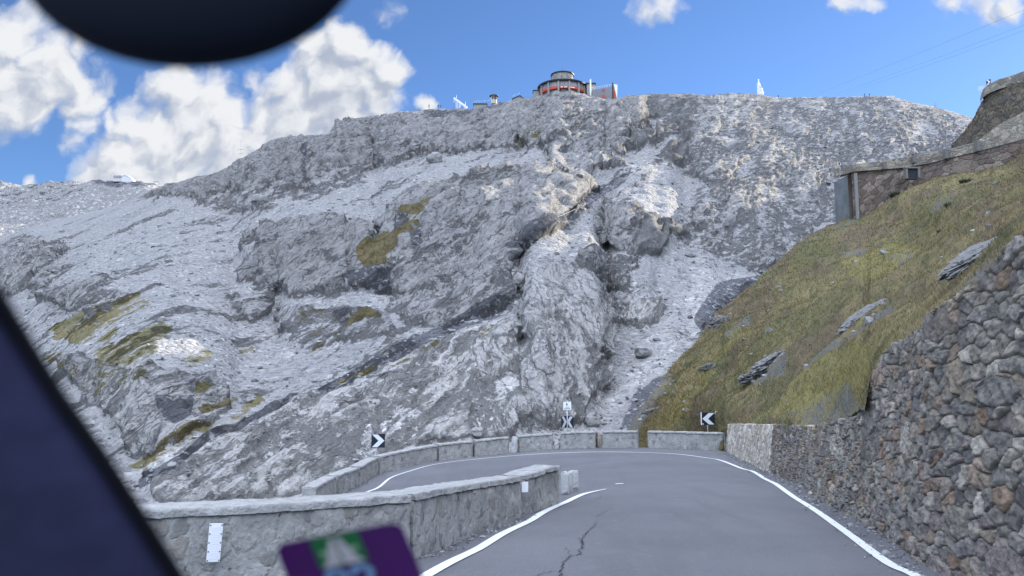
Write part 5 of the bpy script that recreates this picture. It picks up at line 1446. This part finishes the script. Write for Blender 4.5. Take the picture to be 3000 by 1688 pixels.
# overhead cables
def cable(pts, r, label, sag=0.0, n=24):
    P0, P1 = Vector(pts[0]), Vector(pts[1]); mb = MB(); prev = None
    for k in range(n + 1):
        t = k / n; p = P0.lerp(P1, t); p.z -= sag * 4 * t * (1 - t)
        if prev is not None: mb.bar(prev, p, r, 4)
        prev = p
    o = mb.build('overhead_cable', M_CABLE, None); tag(o, label, 'cable', 'overhead cables in the right sky')
cable((at(2370, 285, 345), at(3130, -25, 170)), 0.03, 'uppermost thin cable slanting through the right sky', 0.3)
cable((at(2450, 276, 345), at(3130, 25, 170)), 0.03, 'middle thin cable slanting through the right sky', 0.3)
cable((at(2475, 276, 345), at(3130, 42, 170)), 0.03, 'lowest thin cable slanting through the right sky', 0.3)
# thin pale pipe running down the dark scree
pipe_pts = [terrain_at(px, py, 0.5) for px, py in ((1945, 462), (1900, 490), (1850, 520), (1790, 560), (1730, 600), (1650, 642), (1590, 690), (1518, 737))]
mb = MB()
for a, b_ in zip(pipe_pts[:-1], pipe_pts[1:]): mb.bar(a, b_, 0.035, 5)
o = mb.build('pipe', simple('pale_pipe', (0.26, 0.26, 0.25), 0.7)); tag(o, 'thin pale pipe running diagonally down the dark scree below the hotel', 'pipe')

# ------------------------------------------------------------------ people on the crest
def person(px, py, label, h=1.72, cols=((0.02, 0.02, 0.025), (0.03, 0.03, 0.04)), pose=0, seed=0, lift=0.0):
    d = cr(px) + 0.5
    base = at(px, py, d)
    me = bpy.data.meshes.new('person')
    s = h / 1.72; r_ = random.Random(seed); st_ = 0.12 + 0.1 * r_.random()
    J = {'pel': (0, 0, .92), 'chest': (0, 0, 1.28), 'neck': (0, 0, 1.46), 'head': (0, -.02, 1.60), 'top': (0, -.01, 1.69),
         'shl': (-.18, 0, 1.40), 'ell': (-.25, .03, 1.14), 'hal': (-.24, -.08, .88), 'shr': (.18, 0, 1.40), 'elr': (.25, .03, 1.14), 'har': (.22, -.12, .90),
         'hil': (-.09, 0, .88), 'knl': (-.10 - st_ / 2, -.05, .48), 'ftl': (-.10 - st_, .04, .05), 'tol': (-.12 - st_, -.14, .03), 'hir': (.09, 0, .88), 'knr': (.10 + st_ / 2, -.02, .48), 'ftr': (.10 + st_, .04, .05), 'tor': (.12 + st_, -.14, .03)}
    names = list(J); rad = dict(pel=.15, chest=.16, neck=.06, head=.10, top=.07, shl=.07, ell=.05, hal=.04, shr=.07, elr=.05, har=.04, hil=.09, knl=.065, ftl=.05, tol=.04, hir=.09, knr=.065, ftr=.05, tor=.04)
    E = [('pel', 'chest'), ('chest', 'neck'), ('neck', 'head'), ('head', 'top'), ('chest', 'shl'), ('shl', 'ell'), ('ell', 'hal'), ('chest', 'shr'), ('shr', 'elr'), ('elr', 'har'), ('pel', 'hil'), ('hil', 'knl'), ('knl', 'ftl'), ('ftl', 'tol'), ('pel', 'hir'), ('hir', 'knr'), ('knr', 'ftr'), ('ftr', 'tor')]
    me.from_pydata([tuple(c_ * s for c_ in J[n]) for n in names], [(names.index(a), names.index(b_)) for a, b_ in E], [])
    o = bpy.data.objects.new('person', me); COL.objects.link(o)
    md = o.modifiers.new('skin', 'SKIN'); 
    for v, n in zip(me.skin_vertices[0].data, names): v.radius = (rad[n] * s, rad[n] * s)
    me.skin_vertices[0].data[0].use_root = True
    o.modifiers.new('sub', 'SUBSURF').levels = 1
    bpy.context.view_layer.update()
    me2 = bpy.data.meshes.new_from_object(o.evaluated_get(bpy.context.evaluated_depsgraph_get()))
    o.modifiers.clear(); o.data = me2
    me2.materials.clear(); me2.materials.append(simple('jacket', cols[0], 0.8)); me2.materials.append(simple('trousers', cols[1], 0.8)); me2.materials.append(simple('skin_tone', (0.45, 0.28, 0.2), 0.6)); me2.materials.append(simple('hair', (0.03, 0.02, 0.015), 0.7))
    for f in me2.polygons:
        z_ = f.center.z / s; f.material_index = 1 if z_ < .9 else (0 if z_ < 1.48 else (2 if z_ < 1.62 and f.center.y < 0.02 else 3))
        f.use_smooth = True
    o.location = (float(base[0]), float(base[1]), float(base[2]) + lift); o.rotation_euler = (0, 0, r_.uniform(0, 6.28))
    tag(o, label, 'person', 'hikers on the crest')
person(1257, 318, 'dark-clothed person standing alone on the left crest', 1.85, seed=1)
person(1284, 317, 'person in dark clothes left in the pair near the white portal pylon', 1.6, seed=2)
person(1291, 317, 'person in grey clothes right in the pair near the white portal pylon', 1.5, ((0.10, 0.10, 0.11), (0.03, 0.03, 0.04)), seed=3)
person(2281, 289, 'person in dark blue standing right of the tall white pylon', 1.8, ((0.02, 0.03, 0.08), (0.02, 0.02, 0.03)), seed=4)
person(2533, 284, 'person in dark clothes left of the small white shed', 1.7, seed=5)
person(2548, 284, 'person in grey clothes nearest the small white shed', 1.7, ((0.12, 0.12, 0.13), (0.05, 0.05, 0.06)), seed=6)

# ------------------------------------------------------------------ inside of the car
M_TRIM = simple('navy_trim_fabric', (0.022, 0.024, 0.058), 0.85, 0, 0.35, 60, 0.002, 0.2)
M_SEAL = simple('black_rubber', (0.004, 0.0045, 0.007), 0.8, 0, 0.1, 30, 0, 0.15)
M_MIRR = simple('dark_navy_plastic', (0.002, 0.0045, 0.012), 0.75, 0, 0.15, 15, 0, 0.15)
car = empty('car', (-0.12, 0.35, -1.5), 'dark interior of the car the view is taken from, seen at the left and top', 'car')
def tube_section(name, pts, prof, mat, smooth=True):
    """sweep a closed profile (u across in the picture, v away from the viewer) along points"""
    V = []
    for P_, sc in pts:
        P_ = Vector(P_)
        ADP = P_.normalized()
        for u_, v_ in prof: V.append(P_ + ACR * (u_ * sc) + ADP * (v_ * sc))
    n = len(prof); qd = grid_quads(len(pts), n, True)
    me = bpy.data.meshes.new(name); me.from_pydata([tuple(v) for v in V], [], [tuple(int(i) for i in f) for f in qd] + [tuple(range(n)), tuple(range((len(pts) - 1) * n, len(pts) * n))[::-1]])
    me.materials.append(mat)
    bm = bmesh.new(); bm.from_mesh(me); bmesh.ops.recalc_face_normals(bm, faces=bm.faces); bm.to_mesh(me); bm.free()
    me.polygons.foreach_set('use_smooth', [smooth] * len(me.polygons)); me.update()
    return add(name, me, car, True)
# right edge of the A-pillar in the photograph, nearer at the top
edge_px = [(-330, 440, 0.255), (-160, 615, 0.265), (-22, 795, 0.275), (56, 925, 0.285), (190, 1143, 0.295), (314, 1318, 0.305), (424, 1490, 0.315), (533, 1668, 0.33), (640, 1850, 0.345)]
ep = [Vector(at(*e)) for e in edge_px]
ACR = Vector((0.86, -0.15, 0.42)).normalized()           # across the pillar, to the right and up
ADP = Vector((0.25, 0.95, 0.0)).normalized()
seal = [(0.0, 0.0), (-0.002, -0.004), (-0.005, -0.005), (-0.007, -0.003), (-0.007, 0.012), (-0.004, 0.012), (0.0, 0.006)]
tube_section('window_seal', [(p, 1.0) for p in ep], seal, M_SEAL)
trim = [(-0.0055, -0.001), (-0.012, -0.010), (-0.022, -0.017), (-0.036, -0.020), (-0.055, -0.019), (-0.085, -0.010), (-0.115, 0.004), (-0.14, 0.022), (-0.14, 0.05), (-0.03, 0.05), (-0.0065, 0.02)]
tube_section('pillar_trim', [(p, 1.0) for p in ep], trim, M_TRIM)
# interior mirror: a thick rounded housing hanging from the top of the windscreen
def ellipsoid(name, c, rx, ry, rz_, mat, pw=0.85, n=48, m=24):
    th = np.linspace(0, 2 * np.pi, n, endpoint=False); ph = np.linspace(0.001, np.pi - 0.001, m)
    T, Q = np.meshgrid(th, ph)
    V = np.stack([np.cos(T) * np.sin(Q) * rx, np.sign(np.sin(T) * np.sin(Q)) * np.abs(np.sin(T) * np.sin(Q)) ** pw * ry, np.cos(Q) * rz_], -1).reshape(-1, 3) + np.asarray(c)
    return mesh_np(name, V, grid_quads(m, n, True), mat, car, True, world=True)
MD = 0.30
mc = at(556, -165, MD)
mr = ellipsoid('interior_mirror', mc, 545 / F * MD, 0.020, 0.168 * MD, M_MIRR)
st_a = mc + np.array([0.01, 0.015, 0.02]); 
mb = MB(); mb.bar(tuple(st_a), tuple(mc + np.array([0.0, 0.05, 0.10])), 0.010, 12, 0.014); mb.build('mirror_stem', M_MIRR, car, True, world=True)
# toll sticker on the windscreen
SD = 0.46
cor = [(803, 1597), (1172, 1527), (1206, 1690), (868, 1760)]
sc4 = [Vector(at(x, y, SD + 0.03 * (1690 - y) / -160 * -1 * 0 )) for x, y in cor]
ex = (sc4[1] - sc4[0]); ez = (sc4[3] - sc4[0])
def stick(poly, lift, name, mat, parent):
    """polygon in sticker coordinates 0..1, thin foil facing the viewer"""
    mb = MB(); nrm = ex.cross(ez).normalized()
    if nrm.y > 0: nrm = -nrm
    f = [sc4[0] + ex * a + ez * b_ + nrm * lift for a, b_ in poly]; bck = [v - nrm * 0.0003 for v in f]; n = len(poly)
    mb._add(f + bck, [tuple(range(n)), tuple(range(n, 2 * n))[::-1]] + [(k, (k + 1) % n, n + (k + 1) % n, n + k) for k in range(n)])
    return mb.build(name, mat, parent, world=True)
def rrect(x0, y0, x1, y1, rx, ry, n=6):
    out = []
    for cx0, cy0, a0 in ((x1 - rx, y0 + ry, -90), (x1 - rx, y1 - ry, 0), (x0 + rx, y1 - ry, 90), (x0 + rx, y0 + ry, 180)):
        for k in range(n + 1):
            t = math.radians(a0 + 90 * k / n); out.append((cx0 + rx * math.cos(t), cy0 + ry * math.sin(t)))
    return out
stk = stick(rrect(0, 0, 1, 1.15, 0.09, 0.17), 0.0, 'toll_sticker', simple('purple_foil', (0.030, 0.0015, 0.055), 0.6, 0, 0.25, 120, 0, 0.2), car)
stick([(0.275, 0.02), (0.655, 0.02), (0.655, 0.56), (0.275, 0.56)], 0.0006, 'green_field', simple('green_print', (0.004, 0.072, 0.02), 0.6, 0, 0.1, 50, 0, 0.2), stk)
M_PALEP = simple('pale_print', (0.26, 0.25, 0.26), 0.7, 0, 0.1, 50, 0, 0.2)
M_PALEG = simple('pale_green_print', (0.13, 0.21, 0.14), 0.7, 0, 0.1, 50, 0, 0.2)
stick([(0.31, 0.26), (0.62, 0.26), (0.60, 0.34), (0.33, 0.36)], 0.0009, 'star_band', M_PALEG, stk)
stick([(0.415, 0.08), (0.447, 0.08), (0.455, 0.54), (0.30, 0.54), (0.36, 0.40)], 0.0012, 'road_picture', M_PALEP, stk)
stick([(0.470, 0.08), (0.505, 0.08), (0.57, 0.40), (0.63, 0.54), (0.472, 0.54)], 0.0012, 'road_picture', M_PALEP, stk)
M_BLUEP = simple('light_blue_print', (0.085, 0.15, 0.25), 0.7, 0, 0.1, 50, 0, 0.2)
def digit2(x, y, w, h):
    c_ = [(0.0, 0.30), (0.04, 0.12), (0.25, 0.0), (0.60, 0.0), (0.92, 0.10), (1.0, 0.28), (0.92, 0.46), (0.45, 0.80), (1.0, 0.80), (1.0, 1.0), (0.0, 1.0), (0.0, 0.82), (0.62, 0.40), (0.70, 0.28), (0.60, 0.20), (0.38, 0.20), (0.28, 0.32)]
    stick([(x + a * w, y + b_ * h) for a, b_ in c_], 0.0012, 'year_digit', M_BLUEP, stk)
digit2(0.275, 0.585, 0.19, 0.55); digit2(0.475, 0.585, 0.19, 0.55)

# ------------------------------------------------------------------ world: sky with cumulus
SUN_AZ, SUN_EL = math.radians(51), math.radians(18.4)
w = bpy.data.worlds.new('World'); SC.world = w; w.use_nodes = True
t = w.node_tree; t.nodes.clear(); nt = NT(t)
wo = t.nodes.new('ShaderNodeOutputWorld'); bg = t.nodes.new('ShaderNodeBackground'); t.links.new(bg.outputs[0], wo.inputs[0])
sky = t.nodes.new('ShaderNodeTexSky'); sky.sky_type = 'NISHITA'; sky.sun_disc = False
sky.sun_elevation = SUN_EL; sky.sun_rotation = SUN_AZ; sky.altitude = 2500; sky.air_density = 1.0; sky.dust_density = 0.6; sky.ozone_density = 2.0
SKY_K = 0.085; SKY_TINT = (0.55, 0.68, 0.86); CLOUD_DARK = (1.95, 2.2, 2.7); CLOUD_LIT = (3.75, 3.82, 3.95); SKY_FILL = (15.0, 16.6, 20.5)
G = t.nodes.new('ShaderNodeTexCoord').outputs['Generated']
sep = nt.n('ShaderNodeSeparateXYZ', None, Vector=G)
yy = nt.math('MAXIMUM', sep.outputs[1], 0.05)
A_ = nt.math('DIVIDE', sep.outputs[0], yy); E_ = nt.math('DIVIDE', sep.outputs[2], yy)
plane = nt.combine(A_, E_, 0.0)
def d2(px, py): r_, s_ = ray(px, py); return float(r_), float(s_)
N2 = {'noise_dimensions': '2D'}
def noise2(v, scale, detail, rough, out='Fac'):
    return nt.n('ShaderNodeTexNoise', N2, Vector=v, Scale=scale, Detail=detail, Roughness=rough).outputs[out]
w1 = nt.vmath('SCALE', nt.vmath('SUBTRACT', noise2(plane, 9.0, 3.0, 0.5, 'Color'), (0.5, 0.5, 0.5)), scale=0.060)
w2 = nt.vmath('SCALE', nt.vmath('SUBTRACT', noise2(plane, 38.0, 3.0, 0.55, 'Color'), (0.5, 0.5, 0.5)), scale=0.015)
wp = nt.vmath('ADD', plane, nt.vmath('ADD', w1, w2))
BLOBS = [(20, 110, 105, 1), (70, 40, 60, .6), (110, 215, 125, 1), (215, 275, 85, .9), (30, 250, 150, 1), (250, 370, 55, .6), (235, 430, 45, .5), (230, 110, 40, .3), (270, 230, 50, .35),
         (510, 260, 85, 1), (430, 360, 95, 1), (560, 330, 105, 1), (630, 420, 140, 1), (400, 470, 125, 1), (520, 480, 160, 1), (330, 340, 36, .8), (700, 490, 130, 1), (330, 530, 90, 1), (470, 560, 140, 1), (620, 245, 50, .6),
         (1005, 130, 75, 1), (1085, 165, 75, 1), (1140, 215, 75, 1), (950, 205, 110, 1), (1020, 265, 125, 1), (890, 280, 105, 1), (795, 260, 62, .8), (870, 360, 115, 1), (1000, 350, 110, 1), (1110, 290, 85, 1), (760, 390, 85, 1), (880, 440, 110, 1), (740, 225, 40, .5),
         (1880, 12, 50, .55), (1905, 40, 30, .4), (1950, 0, 60, .4), (2540, 6, 38, .45), (2485, 8, 34, .4), (2790, 8, 48, .5), (2890, 16, 62, .55), (2960, 5, 56, .6), (2850, 40, 32, .4), (2860, 266, 17, .5), (1262, 318, 34, .8), (105, 535, 26, .6), (1110, 20, 40, .25)]
def cloud_h(p):
    acc = None
    for (px, py, r_, wgt_) in BLOBS:
        a, e = d2(px, py); rr = r_ / F * 1.2
        d = nt.vmath('DISTANCE', p, (a, e, 0.0))
        x = nt.math('DIVIDE', d, rr)
        h = nt.math('MULTIPLY_ADD', nt.math('MULTIPLY', x, x), -wgt_, wgt_)
        if acc is None: acc = h
        else: acc = nt.math('SMOOTH_MAX', acc, h, 0.18)
    acc = nt.math('MAXIMUM', acc, -1.5)
    v = nt.n('ShaderNodeTexVoronoi', {'feature': 'F1', 'voronoi_dimensions': '2D'}, Vector=p, Scale=22.0, Detail=2.0, Roughness=0.5).outputs['Distance']
    fb = noise2(p, 24.0, 5, 0.6)
    return nt.math('ADD', acc, nt.math('ADD', nt.math('MULTIPLY_ADD', v, -0.55, 0.30), nt.math('MULTIPLY_ADD', fb, 0.75, -0.36)))
h0 = cloud_h(wp)
h1 = cloud_h(nt.vmath('ADD', wp, (0.012, 0.020, 0.0)))
front = nt.math('GREATER_THAN', sep.outputs[1], 0.05)
alpha = nt.sstep(h0, -0.30, 0.70)
lit = nt.math('ADD', 0.50, nt.math('MULTIPLY', nt.math('SUBTRACT', h0, h1), 0.85), clamp=True)
lit = nt.math('ADD', nt.math('MULTIPLY', lit, 0.7), nt.math('MULTIPLY', noise2(plane, 7.0, 3, 0.5), 0.5), clamp=True)
lit = nt.math('ADD', lit, nt.math('MULTIPLY', nt.sstep(h0, 0.5, 0.0), 0.12), clamp=True)
ccol = nt.mix(nt.sstep(lit, 0.25, 0.85), CLOUD_DARK, CLOUD_LIT)
skyc = nt.mix(1.0, sky.outputs[0], SKY_TINT, 'MULTIPLY')
c1 = nt.mix(alpha, skyc, ccol)
# unseen broken cloud, added behind and above the viewer to lift ambient light
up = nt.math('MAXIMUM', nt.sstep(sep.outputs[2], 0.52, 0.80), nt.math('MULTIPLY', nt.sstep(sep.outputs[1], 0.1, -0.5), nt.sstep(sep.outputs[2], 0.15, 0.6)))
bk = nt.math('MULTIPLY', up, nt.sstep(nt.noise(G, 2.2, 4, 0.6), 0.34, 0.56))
c2 = nt.mix(bk, skyc, SKY_FILL)
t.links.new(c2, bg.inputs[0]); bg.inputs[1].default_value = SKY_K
bg2 = t.nodes.new('ShaderNodeBackground'); t.links.new(c1, bg2.inputs[0]); bg2.inputs[1].default_value = SKY_K
def window(a0, e0, a1, e1):
    x = nt.math('MULTIPLY', nt.math('GREATER_THAN', A_, a0), nt.math('LESS_THAN', A_, a1))
    return nt.math('MULTIPLY', x, nt.math('MULTIPLY', nt.math('GREATER_THAN', E_, e0), nt.math('LESS_THAN', E_, e1)))
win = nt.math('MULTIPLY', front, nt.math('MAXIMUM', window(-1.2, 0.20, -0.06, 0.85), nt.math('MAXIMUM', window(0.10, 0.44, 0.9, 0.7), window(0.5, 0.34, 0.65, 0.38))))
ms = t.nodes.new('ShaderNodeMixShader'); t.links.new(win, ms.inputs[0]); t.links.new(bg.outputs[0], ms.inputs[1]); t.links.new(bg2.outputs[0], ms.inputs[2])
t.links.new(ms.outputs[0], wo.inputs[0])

sun = bpy.data.lights.new('sun', 'SUN'); sun.energy = 4.4; sun.angle = math.radians(0.53); sun.color = (1.0, 0.90, 0.74)
so = bpy.data.objects.new('sun', sun); COL.objects.link(so)
sd = Vector((math.sin(SUN_AZ) * math.cos(SUN_EL), math.cos(SUN_AZ) * math.cos(SUN_EL), math.sin(SUN_EL)))
so.rotation_euler = sd.to_track_quat('Z', 'Y').to_euler(); so.location = sd * 400

# ------------------------------------------------------------------ camera
cam = bpy.data.cameras.new('camera'); co = bpy.data.objects.new('camera', cam); COL.objects.link(co)
cam.sensor_width = 36; cam.lens = 36 * F / 3000; cam.clip_start = 0.02; cam.clip_end = 20000
co.rotation_euler = (math.pi / 2 + PITCH, 0, 0)
cam.dof.use_dof = True; cam.dof.focus_distance = 40; cam.dof.aperture_fstop = 5.0
SC.camera = co
SC.view_settings.view_transform = 'Standard'; SC.view_settings.look = 'None'; SC.view_settings.exposure = 1.45; SC.view_settings.gamma = 1.0
SC.cycles.use_denoising = True
SC.cycles.max_bounces = 6; SC.cycles.diffuse_bounces = 4
